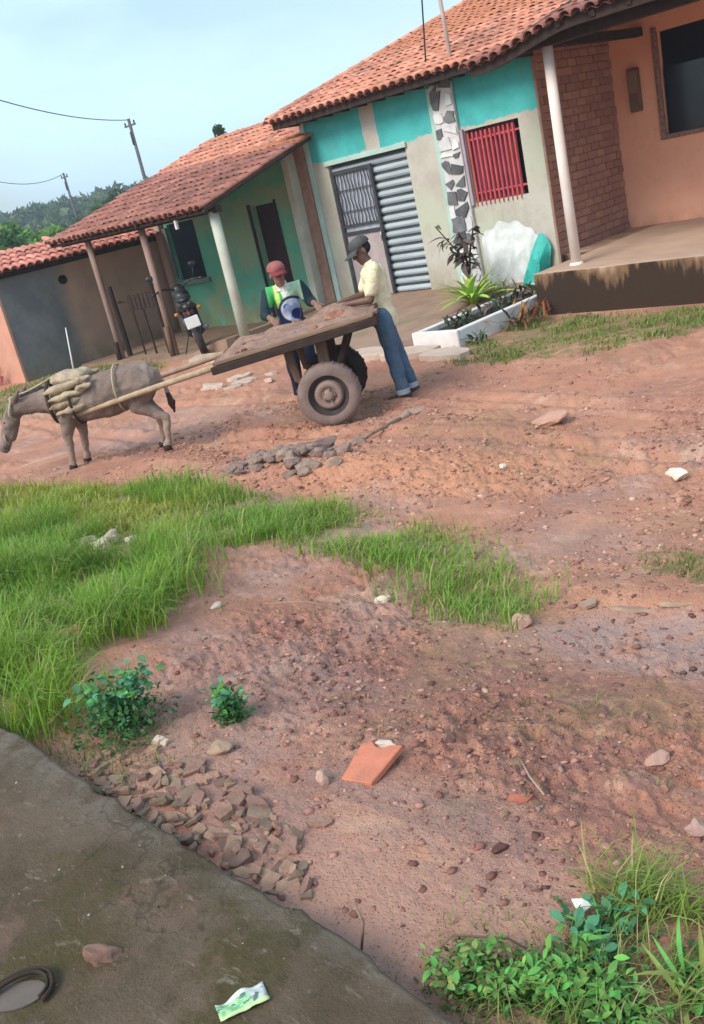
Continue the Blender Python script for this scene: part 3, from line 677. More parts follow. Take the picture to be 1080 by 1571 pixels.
# pale pipe rising past the eave and its service wire
P = empty('service_pipe', (-9.2, 12.6, 3.5), wc=True, label='thin metal service pipe rising through the teal house roof', cat='pipe')
tb('pipe', [(-9.2, 12.6, 3.2), (-9.2, 12.6, 4.2), (-9.21, 12.6, 4.8), (-9.28, 12.6, 5.3)], .032, M_PIPE, P)
MB().lathe([(.001, 3.53), (.09, 3.53), (.08, 3.60), (.035, 3.66)], 12, Matrix.Translation((-9.2, 12.6, 0))).build('collar', M_MORTAR, P, True)
o = tb('roof_wire', [(-9.66 + .25 * t, 12.6, 3.62 + 1.6 * t) for t in [k / 10 for k in range(11)]], .012, M_WIRE, None, 6); tag(o, 'thin cable rising from the teal roof beside the pipe', 'cable')

# ------------------------------------------------------------------ orange house
H = empty('orange_house', (-5.0, 13, .25), wc=True, label='salmon orange house with raised stained porch and white post', cat='house')
OY = 14.62; OWIN = (-6.98, -5.2, 1.86, 3.30)
wall('wall', TX1 - .10, -2.2, .2, 4.36, OY, M_ORANGE, H, [OWIN])
ow = bx('window', OWIN[0] - .02, OWIN[1] + .02, OY + .15, OY + .17, OWIN[2] - .02, OWIN[3] + .02, M_DARK, H, 0)
fr = MB().box(OWIN[0] - .06, OWIN[0] + .02, OY - .04, OY + .02, OWIN[2] - .06, OWIN[3] + .06, None, .008).box(OWIN[0] + .02, OWIN[1], OY - .04, OY + .02, OWIN[2] - .06, OWIN[2] + .01, None, .008).build('frame', pm('chipped_brown_frame', (.20, .10, .075), (.36, .22, .17), 22), ow)
bx('pane', OWIN[0] + .02, OWIN[1], OY + .10, OY + .11, OWIN[2], OWIN[3] - .5, pm('dark_blue_glass', (.012, .02, .03), (.01, .014, .02), 3, rough=.15, bump=0, spec=.5), ow, 0)
MB().box(TX1 + .48, -2.2, 10.98, OY - .003, -.15, .58, None, .015).build('porch', M_PORCH, H)
MB().box(TX1 + .055, TX1 + .47, 12.5, OY - .003, .2, .575).build('porch_return', M_PORCH, H)
mtr = bx('meter_box', -7.46, -7.28, OY - .09, OY - .003, 2.28, 2.90, M_METER, H, .015)
bx('meter_cover', -7.44, -7.30, OY - .105, OY - .0915, 2.55, 2.86, pm('meter_glass', (.26, .17, .11), (.22, .14, .09), 6, rough=.35), mtr, .004)
po = tb('post', [(-6.86, 11.42, .58), (-6.865, 11.42, 1.9), (-6.86, 11.42, 3.27)], .068, M_POSTP, H, 16)
MB().lathe([(.0, .58), (.095, .58), (.09, .60), (.07, .615)], 16, Matrix.Translation((-6.86, 11.42, 0))).build('post_foot', M_POSTP, po)
V = []; F = []
for i in range(30):
    x = -7.75 + i * 5.5 / 29; zz = 3.47 - .22 * float(sstep(-6.2, -7.6, np.array(x)))
    for (y, dz_) in ((11.0, -.10), (11.0, .035), (11.05, .035), (11.05, -.10)): V.append((x, y, zz + dz_))
for i in range(29):
    for k in range(4): F.append((4*i+k, 4*i+(k+1) % 4, 4*i+4+(k+1) % 4, 4*i+4+k))
fix_normals(mesh('eave_shade_strip', V, F, M_WOODD, H))  # added dark strip that fills the shadow gap beneath the tile edge
bx('beam', -7.3, -2.2, 11.34, 11.50, 3.27, 3.43, M_WOODD, H); bx('side_beam', -7.28, -7.16, 11.505, OY - .02, 3.3, 3.42, M_WOODD, H)
for i in range(11):
    x = -6.9 + i * .45
    MB().box(x, x + .07, 10.98, 14.6, 0, .07, Matrix.Translation((0, 10.98, 3.40)) @ Matrix.Rotation(math.atan(.26), 4, 'X') @ Matrix.Translation((0, -10.98, 0))).build('rafter', M_WOODD, H)
roof(H, -7.80, -2.2, 10.95, 3.47, 15.6, 4.66, M_TILE, M_TROWS, nmax=290, mat2=M_TILE2, split_y=11.4, sag=lambda x: -.22 * float(sstep(-6.2, -7.6, np.array(x))))

# ------------------------------------------------------------------ green house
H = empty('green_house', (-14.8, 12.4, 0), wc=True, label='green house with tiled porch roof on posts, dark window and open door', cat='house')
GWIN = (-16.85, -15.95, 1.05, 2.20); GDOOR = (-14.15, -13.48, .1, 2.18)
wall('wall', -17.12, -12.72, -.15, 3.05, 12.42, M_GREEN, H, [GWIN, GDOOR])
gw = bx('window', GWIN[0] - .02, GWIN[1] + .02, 12.49, 12.52, GWIN[2] - .02, GWIN[3] + .02, M_NAVY, H, 0)
bx('sill', GWIN[0] - .03, GWIN[1] + .12, 12.33, 12.417, GWIN[2] - .10, GWIN[2] - .005, pm('grey_green_sill', (.20, .27, .22), (.16, .2, .17), 5), gw)
bx('shutter', GWIN[0] - .22, GWIN[0] - .01, 12.36, 12.41, GWIN[2] + .05, GWIN[3] - .05, pm('grey_shutter', (.17, .19, .20), (.13, .14, .15), 5), gw)
gd = bx('door', GDOOR[0] - .02, GDOOR[1] + .02, 12.56, 12.59, .05, GDOOR[3] + .02, M_MAROON, H, 0)  # dark sheet standing in for the unlit inside of the open doorway
bx('door_frame', GDOOR[0] - .07, GDOOR[0] - .003, 12.385, 12.417, .1, GDOOR[3] + .05, M_WOODD, gd); bx('door_frame', GDOOR[1] + .003, GDOOR[1] + .05, 12.385, 12.417, .1, GDOOR[3] + .05, M_WOODD, gd)
bx('pilaster', -12.86, -12.70, 12.22, 12.417, .2, 2.95, M_POSTG, H); bx('house_gap_strip', -12.695, -12.45, 12.40, 12.6, .0, 3.1, M_MORTAR, H)  # second box: brown strip standing in for the shaded gap between the houses
bx('left_pilaster', -17.16, -16.98, 12.3, 12.415, -.1, 2.7, M_SIDEW, H)
MB().box(-17.12, -16.95, 12.61, 15.6, -.1, 3.2).build('rear_wall', M_MORTAR, H)
roof(H, -16.92, -12.10, 9.70, 2.33, 12.25, 3.06, M_TILE2, M_TROWS, nmax=250, row=.31, name='porch_roof')
roof(H, -16.95, -12.66, 12.2, 3.02, 14.2, 3.62, M_TILE, M_TROWS, nmax=150, row=.31, name='main_roof')
bx('ridge_board', -16.9, -12.7, 14.1, 14.2, 3.45, 3.58, M_WOODD, H)
bx('front_beam', -16.9, -12.12, 9.94, 10.06, 2.24, 2.35, M_WOODD, H); bx('eave_batten', -16.9, -12.12, 9.74, 9.78, 2.27, 2.315, M_WOODD, H)
for i in range(11):
    x = -16.9 + i * .473
    MB().box(x, x + .06, 0, 2.72, 0, .05, Matrix.Translation((0, 9.72, 2.285)) @ Matrix.Rotation(math.atan(.286), 4, 'X')).build('rafter', M_WOODD, H)
for (x, zb_, m_, r_) in ((-12.28, .24, M_POSTG, .085), (-14.30, -.06, M_POSTW, .062), (-16.05, -.06, M_POSTW, .058)):
    tb('post', [(x, 10.0, zb_), (x + .005, 10.0, 1.2), (x, 10.0, 2.27)], r_, m_, H, 12)
tb('door_post', [(-14.3, 9.93, -.05), (-14.28, 9.93, .55)], .05, M_WOOD, H); tb('door_post', [(-16.05, 9.93, -.05), (-16.03, 9.93, .35)], .05, M_WOODD, H)
bx('spike_lamp', -12.98, -12.93, 9.72, 9.77, 2.12, 2.26, M_WHITE, H)

# ------------------------------------------------------------------ corner house on the left
H = empty('corner_house', (-19, 10, -.1), wc=True, label='low corner house with grey and beige side wall under red tiles', cat='house')
SX = -17.32
bm_ = MB().box(-21.5, SX, 8.62, 13.2, -.3, 2.05); bm_.build('side_wall', M_GREYB, H)
bx('front_wall', -21.5, SX + .004, 8.57, 8.617, -.3, 2.03, pm('salmon_wash', (.60, .30, .21), (.52, .25, .17), 3, stain=(.42, .24, .16)), H, 0)
MT = Matrix.Translation((SX, 8.4, 0)) @ Matrix.Rotation(rad(90), 4, 'Z')     # local -y points to +X
roof(H, 0.0, 4.6, -.30, 2.04, 1.0, 2.40, M_TILE3, M_TROWS, M=MT, nmax=150, row=.31)
tb('vent', [(SX - .03, 9.98, 1.66), (SX + .05, 9.98, 1.66)], .085, M_DARK, H, 12); bx('wall_plate', SX + .002, SX + .04, 8.65, 13.1, 1.94, 2.04, M_WOODD, H)
for y in (8.9, 9.6, 10.3, 11.0, 11.7, 12.4): bx('rafter', SX + .003, SX + .28, y, y + .06, 2.045, 2.075, M_WOODD, H, 0)
# white stick leaning by the grey wall
o = tb('white_stick', [(-16.5, 9.15, -.08), (-16.72, 9.4, .82)], [.018, .012], M_WHITE, None, 8); tag(o, 'thin white stick leaning before the grey wall', 'stick')
# stake gate between the porch posts
G = empty('stake_gate', (-15.4, 10.25, -.05), wc=True, label='low gate of dark wooden stakes and hanging boards under the porch', cat='gate')
for (x, zt, r_, dx) in ((-16.15, 1.36, .055, -.04), (-15.62, 1.15, .02, -.03), (-15.25, 1.05, .022, -.05), (-14.80, 1.36, .05, -.04)):
    tb('stake', [(x, 10.25, -.08), (x + dx * .5, 10.25, .6), (x + dx, 10.25, zt)], [r_, r_, r_ * .8], M_WOODD, G, 7, False)
for i in range(6): x = -15.66 + i * .135; bx('board', x, x + .11, 10.215, 10.235, .86 + random.uniform(-.02, .02), 1.16 + random.uniform(-.03, .03), M_WOODD, G, .004)
bx('rail', -16.1, -14.8, 10.27, 10.29, 1.02, 1.06, M_WOODD, G, .003)

# ------------------------------------------------------------------ organic bodies: overlapping tapered limbs fused into one surface
def cone_shape(B, p0, r0_, p1, r1_, n=14):
    p0, p1 = Vector(p0), Vector(p1); d = p1 - p0; L = d.length; d = d / L if L > 1e-6 else Vector((0, 0, 1))
    ref = Vector((0, 0, 1)) if abs(d.z) < .9 else Vector((1, 0, 0)); a = d.cross(ref).normalized(); b = d.cross(a)
    rings = []
    for k in range(1, 5): t = -math.pi / 2 + math.pi / 2 * k / 4; rings.append((p0 + d * (r0_ * math.sin(t)), r0_ * math.cos(t)))
    for k in range(0, 4): t = math.pi / 2 * k / 4; rings.append((p1 + d * (r1_ * math.sin(t)), r1_ * math.cos(t)))
    V = [p0 - d * r0_]; F = []
    for (c, r) in rings:
        for k in range(n): t = 2 * math.pi * k / n; V.append(c + a * (r * math.cos(t)) + b * (r * math.sin(t)))
    V.append(p1 + d * r1_); e = len(V) - 1
    for k in range(n): F.append((0, 1 + (k+1) % n, 1 + k)); F.append((e, 1 + (len(rings)-1)*n + k, 1 + (len(rings)-1)*n + (k+1) % n))
    for i in range(len(rings) - 1):
        for k in range(n): F.append((1+i*n+k, 1+i*n+(k+1) % n, 1+(i+1)*n+(k+1) % n, 1+(i+1)*n+k))
    B.add(V, F)
def ell_shape(B, c, r, rot=None, n=16):
    V = []; F = []; m_ = n // 2
    R = Matrix.Translation(c) @ (rot.to_4x4() if rot else Matrix.Identity(4)) @ Matrix.Diagonal((*r, 1))
    V.append((0, 0, -1))
    for i in range(1, m_):
        t = -math.pi / 2 + math.pi * i / m_
        for k in range(n): a = 2 * math.pi * k / n; V.append((math.cos(t) * math.cos(a), math.cos(t) * math.sin(a), math.sin(t)))
    V.append((0, 0, 1)); e = len(V) - 1
    for k in range(n): F.append((0, 1 + (k+1) % n, 1 + k)); F.append((e, 1 + (m_-2)*n + k, 1 + (m_-2)*n + (k+1) % n))
    for i in range(m_ - 2):
        for k in range(n): F.append((1+i*n+k, 1+i*n+(k+1) % n, 1+(i+1)*n+(k+1) % n, 1+(i+1)*n+k))
    B.add(V, F, R)
TMP = bpy.data.scenes.new('workshop')     # empty scene in which the bodies are fused
def organic(name, shapes, mat, parent, voxel=.012, smooth=4, cuts=(), wob=0.0, wscale=6.0):
    B = MB()
    for s in shapes:
        if s[0] == 'e': ell_shape(B, *s[1:])
        else: cone_shape(B, *s)
    o = B.build('_org', mat)
    md = o.modifiers.new('r', 'REMESH'); md.mode = 'VOXEL'; md.voxel_size = voxel
    if smooth: sm = o.modifiers.new('s', 'SMOOTH'); sm.factor = .5; sm.iterations = smooth
    COL.objects.unlink(o); TMP.collection.objects.link(o); vl = TMP.view_layers[0]; vl.update(); dg = vl.depsgraph
    me = bpy.data.meshes.new_from_object(o.evaluated_get(dg)); bpy.data.objects.remove(o)
    me.name = name
    if cuts:
        bm = bmesh.new(); bm.from_mesh(me)
        for (co, no) in cuts: bmesh.ops.bisect_plane(bm, geom=bm.verts[:] + bm.edges[:] + bm.faces[:], plane_co=co, plane_no=no, clear_outer=True)
        bm.to_mesh(me); bm.free()
    if wob:
        nv = len(me.vertices); co = np.empty(nv * 3, np.float32); me.vertices.foreach_get('co', co); nn = np.empty(nv * 3, np.float32); me.vertex_normals.foreach_get('vector', nn)
        co = co.reshape(-1, 3); nn = nn.reshape(-1, 3); wv = np.array([mnoise.noise(Vector(c) * wscale) for c in co], np.float32)[:, None] * wob
        me.vertices.foreach_set('co', (co + nn * wv).ravel())
    me.polygons.foreach_set('use_smooth', [True] * len(me.polygons))
    if not me.materials: me.materials.append(mat)
    me.update(); return link(bpy.data.objects.new(name, me), parent)
def hand(wrist, d, nrm, side, curl=.6, s=1.0):
    """palm, four fingers and a thumb; d points along the hand, nrm out of its back, side = +1/-1 thumb side"""
    w_, d, nrm = Vector(wrist), Vector(d).normalized(), Vector(nrm).normalized(); a = d.cross(nrm).normalized() * side
    S = [(w_, .027 * s, w_ + d * .045 * s, .030 * s)]
    for k, L in enumerate((.070, .080, .074, .058)):
        b0 = w_ + d * .075 * s + a * (.030 - .020 * k) * s; S.append((w_ + d * .03 * s + a * (.018 - .012 * k) * s, .014 * s, b0, .0115 * s))
        d1 = (d - nrm * curl * .5).normalized(); d2 = (d - nrm * curl * 1.4).normalized()
        m_ = b0 + d1 * L * .5 * s; S.append((b0, .0105 * s, m_, .0095 * s)); S.append((m_, .0095 * s, m_ + d2 * L * .5 * s, .008 * s))
    t0 = w_ + d * .03 * s + a * .028 * s; t1 = t0 + (d * .6 + a * .8).normalized() * .035 * s
    S += [(t0, .014 * s, t1, .0115 * s), (t1, .0115 * s, t1 + (d * .9 + a * .2 - nrm * curl * .5).normalized() * .03 * s, .0095 * s)]
    return S
def head_shapes(c, f, upv, s=1.0):
    c, f, upv = Vector(c), Vector(f).normalized(), Vector(upv).normalized(); l = upv.cross(f).normalized()
    P_ = lambda x, y, z: c + (f * x + l * y + upv * z) * s
    rot = Matrix((f, l, upv)).transposed()
    S = [('e', P_(-.01, 0, .035), (.098 * s, .078 * s, .095 * s), rot), ('e', P_(.025, 0, -.045), (.070 * s, .060 * s, .075 * s), rot),
         (P_(.055, 0, -.095), .030 * s, P_(.045, 0, -.085), .034 * s), (P_(.085, 0, .02), .010 * s, P_(.108, 0, -.022), .016 * s),
         (P_(.085, .016, -.060), .009 * s, P_(.085, -.016, -.060), .009 * s), (P_(.078, .035, .035), .012 * s, P_(.078, -.035, .035), .012 * s)]
    for q in (-1, 1): S.append(('e', P_(-.01, q * .080, -.005), (.020 * s, .010 * s, .033 * s), rot)); S.append(('e', P_(.055, q * .038, -.02), (.022 * s, .02 * s, .022 * s), rot))
    return S, P_, rot
def cap(parent, P_, rot, mat, brimmat, s=1.0, turn=0.0, back=0.0):
    c = P_(-.012, 0, .066)
    V = []; F = []; n = 20
    prof = [(1.0, -.16), (1.03, .0), (.98, .35), (.80, .70), (.45, .92), (0.02, 1.0)]
    for (r, h) in prof:
        for k in range(n): a = 2 * math.pi * k / n; V.append(Vector((.108 * r * math.cos(a), .092 * r * math.sin(a), .078 * h)) * s)
    for i in range(len(prof) - 1):
        for k in range(n): F.append((i*n+k, i*n+(k+1) % n, (i+1)*n+(k+1) % n, (i+1)*n+k))
    M_ = Matrix.Translation(c) @ rot.to_4x4() @ Matrix.Rotation(turn, 4, 'Z') @ Matrix.Rotation(-back, 4, 'Y')
    o = MB().add(V, F, M_).build('cap', mat, parent, True)
    V = []; F = []; k_ = 12
    for (lift, zz) in ((0, .0), (0, -.008)):
        for i in range(k_ + 1):
            a = -1.15 + 2.3 * i / k_
            V.append(Vector((.100 * math.cos(a), .090 * math.sin(a), -.012 + zz)) * s); V.append(Vector((.100 * math.cos(a) + .100 * math.cos(a * .8) ** .5, .088 * math.sin(a), -.038 + zz - .012 * abs(math.sin(a)))) * s)
    m_ = 2 * (k_ + 1)
    for i in range(k_): F += [(2*i, 2*i+1, 2*i+3, 2*i+2), (m_+2*i+2, m_+2*i+3, m_+2*i+1, m_+2*i), (2*i+1, m_+2*i+1, m_+2*i+3, 2*i+3)]
    fix_normals(MB().add(V, F, M_).build('brim', brimmat, o, True)); return o
def eyes(parent, P_, s=1.0):
    for q in (-1, 1):
        B = MB(); ell_shape(B, P_(.080, q * .031, .008), (.011 * s, .013 * s, .009 * s), None, 10); e = B.build('eye', pm('eye_white', (.6, .56, .5), (.6, .56, .5), 3, bump=0, rough=.3) if 'eye_white' not in bpy.data.materials else bpy.data.materials['eye_white'], parent, True)
        B = MB(); ell_shape(B, P_(.0885, q * .031, .008), (.005 * s, .006 * s, .006 * s), None, 8); B.build('pupil', M_HAIR, e, True)
def old(x, y, z=0.0):           # a point given to the right of / ahead of the camera, in scene coordinates
    return Vector((x * math.cos(HEAD) - y * math.sin(HEAD), x * math.sin(HEAD) + y * math.cos(HEAD), z))

# ---- man in the pale yellow shirt, working at the tail of the cart, facing left
L0 = old(.82, 9.97); z0 = g1(L0.x, L0.y)
MAN = empty('person', (L0.x, L0.y, z0), HEAD, label='man in cream shirt, blue jeans and grey cap working at the cart tail', cat='person')
hs, HP, HR = head_shapes((-.125, 0, 1.585), (-.90, -.2, -.36), (-.36, 0, .93))
hip = {-1: (-.06, -.085, .90), 1: (-.05, .085, .90)}; knee = {-1: (-.035, -.10, .49), 1: (.04, .10, .48)}; ank = {-1: (.0, -.105, .085), 1: (.12, .10, .09)}
sho = {-1: (-.055, -.175, 1.40), 1: (-.055, .175, 1.40)}; elb = {-1: (-.155, -.215, 1.115), 1: (-.20, .20, 1.13)}; wri = {-1: (-.375, -.14, 1.115), 1: (-.43, .10, 1.12)}
S = list(hs) + [((-.065, 0, 1.42), .055, (-.10, 0, 1.50), .052), ((-.05, 0, .95), .125, (-.05, 0, 1.12), .115), ((-.05, 0, 1.12), .115, (-.055, 0, 1.32), .125), ((-.05, -.12, 1.37), .065, (-.05, .12, 1.37), .065)]
for q in (-1, 1):
    S += [(hip[q], .095, knee[q], .062), (knee[q], .060, ank[q], .040), (sho[q], .058, elb[q], .043), (elb[q], .042, wri[q], .029)]
    S += hand(wri[q], Vector(wri[q]) - Vector(elb[q]) + Vector((0, 0, -.06)), (-.25, 0, 1), q * 1.0, .9)
    S += [(Vector(ank[q]) + Vector((.03, 0, -.03)), .042, Vector(ank[q]) + Vector((-.13, 0, -.05)), .033)]
organic('body', S, M_SKIN, MAN, .0075, 3)
S = [((-.05, 0, .93), .140, (-.05, 0, 1.12), .135), ((-.05, 0, 1.12), .135, (-.055, 0, 1.32), .138), ((-.055, -.125, 1.375), .078, (-.055, .125, 1.375), .078), ((-.062, 0, 1.41), .072, (-.075, 0, 1.445), .066), ((-.035, 0, .84), .150, (-.05, 0, .93), .152)]
for q in (-1, 1): e = Vector(sho[q]).lerp(Vector(elb[q]), .72); S.append((sho[q], .078, e, .066))
organic('shirt', S, M_CREAM, MAN, .010, 3, cuts=[((0, 0, .80), (-.15, 0, -1))], wob=.007, wscale=9)
S = [((-.05, 0, .95), .138, (-.05, 0, .88), .140)]
for q in (-1, 1): S += [(hip[q], .112, knee[q], .082), (knee[q], .082, Vector(ank[q]) + Vector((0, 0, .02)), .070)]
jn = organic('jeans', S, M_JEANS, MAN, .010, 3, cuts=[((0, 0, .075), (0, 0, -1))], wob=.014, wscale=8)
for q in (-1, 1):
    a = Vector(ank[q]); B = MB(); B.tube([a + Vector((0, 0, -.012)), a + Vector((-.004, 0, .045))], [.075, .078], 14, False); B.build('cuff', M_CUFF, jn, True)
    organic('shoe', [(a + Vector((.045, 0, -.045)), .042, a + Vector((-.06, 0, -.045)), .046), (a + Vector((-.06, 0, -.05)), .044, a + Vector((-.15, 0, -.055)), .036), (a + Vector((.02, 0, .0)), .045, a + Vector((-.01, 0, -.02)), .045)], M_SHOE, MAN, .008, 2, cuts=[(a + Vector((0, 0, -.086)), (0, 0, -1))])
cap(MAN, HP, HR, M_CAPG, M_CAPG, 1.06); eyes(MAN, HP)
organic('hair', [('e', HP(-.035, 0, .02), (.082, .083, .075), HR)], M_HAIR, MAN, .01, 1)

# ---- man behind the cart in the green, white and navy jersey
L0 = old(-.17, 10.80); z0 = g1(L0.x, L0.y)
MAN2 = empty('person', (L0.x, L0.y, z0), HEAD, label='man in red cap and green jersey with round blue emblem behind the cart', cat='person')
hs, HP, HR = head_shapes((-.035, -.19, 1.46), (.22, -.96, -.14), (-.02, -.14, .99))
S = list(hs) + [((-.025, -.115, 1.32), .056, (-.03, -.165, 1.40), .053), ((0, .06, .88), .125, (0, .0, 1.05), .12), ((0, 0, 1.05), .12, (-.01, -.06, 1.22), .13), ((-.13, -.08, 1.27), .062, (.11, -.08, 1.27), .062)]
sho = {-1: (-.185, -.085, 1.275), 1: (.165, -.085, 1.275)}; elb = {-1: (-.27, -.17, 1.06), 1: (.255, -.12, 1.10)}; wri = {-1: (-.20, -.38, 1.035), 1: (.30, -.33, 1.08)}
for q in (-1, 1):
    hp, kn, an = (q * .09, .08, .84), (q * .10, .03, .46), (q * .11, .08, .085)
    S += [(hp, .095, kn, .062), (kn, .06, an, .04), (sho[q], .058, elb[q], .043), (elb[q], .042, wri[q], .029), ((q * .11, .10, .05), .042, (q * .12, -.05, .035), .034)]
    S += hand(wri[q], Vector(wri[q]) - Vector(elb[q]) + Vector((0, 0, -.03)), (0, -.2, 1), -q * 1.0, .5)
organic('body', S, M_SKIN2, MAN2, .0075, 3)
def jersey_mat():
    n = NT('printed_jersey'); x, y, z = n.xyz()
    ax = n.math('ABSOLUTE', n.math('ADD', x, .01))
    col = n.mix(n.ramp(x, -.045, -.035), (.06, .42, .10), (.40, .55, .36))                # green left panel, pale right panel
    lime = n.math('MULTIPLY', n.ramp(x, -.125, -.115), n.math('SUBTRACT', 1, n.ramp(x, -.075, -.065))); col = n.mix(lime, col, (.55, .72, .16))
    white = n.math('SUBTRACT', 1, n.ramp(n.math('ADD', ax, n.math('MULTIPLY', n.math('SUBTRACT', 1.33, z), .45)), .055, .075)); col = n.mix(white, col, (.78, .76, .62))
    sleeve = n.ramp(ax, .185, .20); col = n.mix(sleeve, col, (.008, .022, .030))
    low = n.math('SUBTRACT', 1, n.ramp(n.math('SUBTRACT', z, n.math('MULTIPLY', ax, .5)), 1.04, 1.055)); col = n.mix(n.math('MULTIPLY', low, n.math('SUBTRACT', 1, sleeve)), col, (.018, .03, .10))
    def disc(cx, cz, r, soft_=.008):
        dx = n.math('SUBTRACT', x, cx); dz_ = n.math('SUBTRACT', z, cz)
        d = n.math('SQRT', n.math('ADD', n.math('MULTIPLY', dx, dx), n.math('MULTIPLY', dz_, dz_))); return n.math('SUBTRACT', 1, n.ramp(d, r - soft_, r + soft_))
    front = n.math('SUBTRACT', 1, n.ramp(y, -.08, -.05))
    for (cx, cz, r, c) in ((.035, 1.065, .150, (.02, .03, .075)), (.035, 1.060, .125, (.62, .66, .80)), (-.015, 1.10, .040, (.02, .04, .16)), (.03, 1.055, .085, (.40, .50, .78)), (.035, 1.13, .022, (.70, .72, .8)), (.075, 1.005, .062, (.018, .035, .17)), (-.02, 1.02, .035, (.66, .68, .82))):
        col = n.mix(n.math('MULTIPLY', disc(cx, cz, r), front), col, c)
    n.bump(n.noise(20, 4, .6), .4, .015); return n.done(col, .75, .3)
S = [((0, .06, .86), .142, (0, 0, 1.05), .14), ((0, 0, 1.05), .14, (-.01, -.065, 1.21), .146), ((-.135, -.083, 1.275), .074, (.115, -.083, 1.275), .074), ((-.02, -.105, 1.31), .07, (-.022, -.115, 1.335), .064)]
for q in (-1, 1): S += [(sho[q], .076, elb[q], .062), (elb[q], .062, Vector(elb[q]).lerp(Vector(wri[q]), .45), .05)]
organic('jersey', S, jersey_mat(), MAN2, .009, 3, cuts=[((0, 0, .78), (0, 0, -1))], wob=.010, wscale=9)
S = [((0, .07, .90), .140, (0, .07, .84), .14)]
for q in (-1, 1): S += [((q * .09, .08, .84), .11, (q * .10, .03, .46), .082), ((q * .10, .03, .46), .082, (q * .11, .08, .10), .07)]
organic('trousers', S, M_NAVYC, MAN2, .011, 3, cuts=[((0, 0, .08), (0, 0, -1))], wob=.012)
V = []; F = []
for q in (-1, 1):       # open collar points
    b = len(V); V += [(-.022 + q * .055, -.135, 1.385), (-.022 + q * .010, -.205, 1.285), (-.022 + q * .085, -.190, 1.29), (-.022 + q * .055, -.128, 1.39), (-.022 + q * .010, -.198, 1.285), (-.022 + q * .085, -.183, 1.29)]
    F += [(b, b+1, b+2), (b+5, b+4, b+3), (b, b+3, b+4, b+1), (b+1, b+4, b+5, b+2), (b+2, b+5, b+3, b)]
fix_normals(mesh('collar', V, F, M_WHITE, MAN2)); cap(MAN2, HP, HR, M_CAPR, M_CAPRD, 1.06, 0, .10); eyes(MAN2, HP)

# ------------------------------------------------------------------ cart
L0 = old(.12, 9.78); z0 = g1(*old(.05, 9.33).xy)
CR = HEAD - rad(9)
CART = empty('donkey_cart', (L0.x, L0.y, z0 + .005), CR, label='muddy two wheeled wooden cart with tilted plank bed and long shafts', cat='cart')
SLP = math.atan2(.155, 1.63); WR = .318
BM = Matrix.Translation((-.235, 0, .925)) @ Matrix.Rotation(-SLP, 4, 'Y')
for i in range(7):
    y0_ = -.56 + i * .165
    o = MB().box(-.84 + random.uniform(-.03, .03), .84 + random.uniform(-.03, .03), y0_, y0_ + .158, -.018 + random.uniform(-.004, .004), .018 + random.uniform(-.004, .004), BM, .006).build('plank', M_PLANK, CART)
for y in (-.565, .545): MB().box(-.86, .86, y, y + .05, -.10, -.022, BM, .008).build('side_beam', M_WOODD, CART)
for x in (-.8, -.25, .15, .76): MB().box(x, x + .07, -.51, .54, -.095, -.026, BM, .006).build('cross_beam', M_WOODD, CART)
MB().box(-.05, .05, -.36, .38, WR - .05, WR + .05, None, .01).build('axle', M_WOODD, CART)
for y in (-.36, .30):
    MB().box(-.05, .06, y, y + .06, WR + .052, .855, None, .006).build('upright', M_WOODD if y > 0 else M_WOOD, CART)
    MB().tube([(-.34, y + .02, .84), (-.30, y + .02, .50), (-.04, y + .02, WR + .02)], [.045, .04, .035], 8).build('brace', M_WOOD, CART)
    MB().tube([(.30, y + .03, .88), (.05, y + .03, WR + .06)], [.03, .03], 8).build('brace', M_WOODD, CART)
MB().tube([(-.34, -.33, .86), (-.31, -.34, .60), (-.25, -.34, .40)], [.050, .045, .025], 9).build('prop_leg', M_WOOD, CART)
for y in (-.43, .44):
    MB().tube([(-.55, y, .86), (-1.1, y, .80), (-1.9, y * .92, .70), (-2.86, y * .78, .57)], [.036, .034, .030, .024], 10).build('shaft', M_WOODP, CART, True)
for y in (-.455, .455):
    wh = MB().lathe([(.205, -.085), (.235, -.092), (.275, -.090), (.305, -.072), (WR, -.045), (WR, .045), (.305, .072), (.275, .090), (.235, .092), (.205, .085)], 40, Matrix.Translation((0, y, WR)), 'Y').build('wheel', M_TYRE if y < 0 else M_TYRED, CART, True)
    MB().lathe([(.207, -.084), (.200, -.066), (.185, -.050), (.165, -.030), (.149, -.027)], 32, Matrix.Translation((0, y, WR)), 'Y').build('rim_well', M_TYRED, wh, True)
    MB().lathe([(.150, -.028), (.135, -.062), (.118, -.072), (.085, -.066), (.072, -.045), (.058, -.045), (.052, -.085), (.03, -.095), (.001, -.096)], 32, Matrix.Translation((0, y, WR)), 'Y').build('rim', M_RIM, wh, True)
    MB().lathe([(.205, .084), (.18, .06), (.001, .05)], 28, Matrix.Translation((0, y, WR)), 'Y').build('inner_rim', M_WOODD, wh, True)
    for k in range(20):   # tread lugs
        a = 2 * math.pi * k / 20; MB().box(-.012, .012, -.06, .06, WR - .006, WR + .005, Matrix.Translation((0, y, WR)) @ Matrix.Rotation(a, 4, 'Y')).build('tread_lug', M_TYRE if y < 0 else M_TYRED, wh)
    for k in range(5):
        a = 2 * math.pi * k / 5; MB().tube([(0.062 * math.cos(a), y - .10 if y < 0 else y + .06, WR + .062 * math.sin(a)), (.062 * math.cos(a), y - .04, WR + .062 * math.sin(a))], .009, 6).build('wheel_nut', M_RIM, wh)

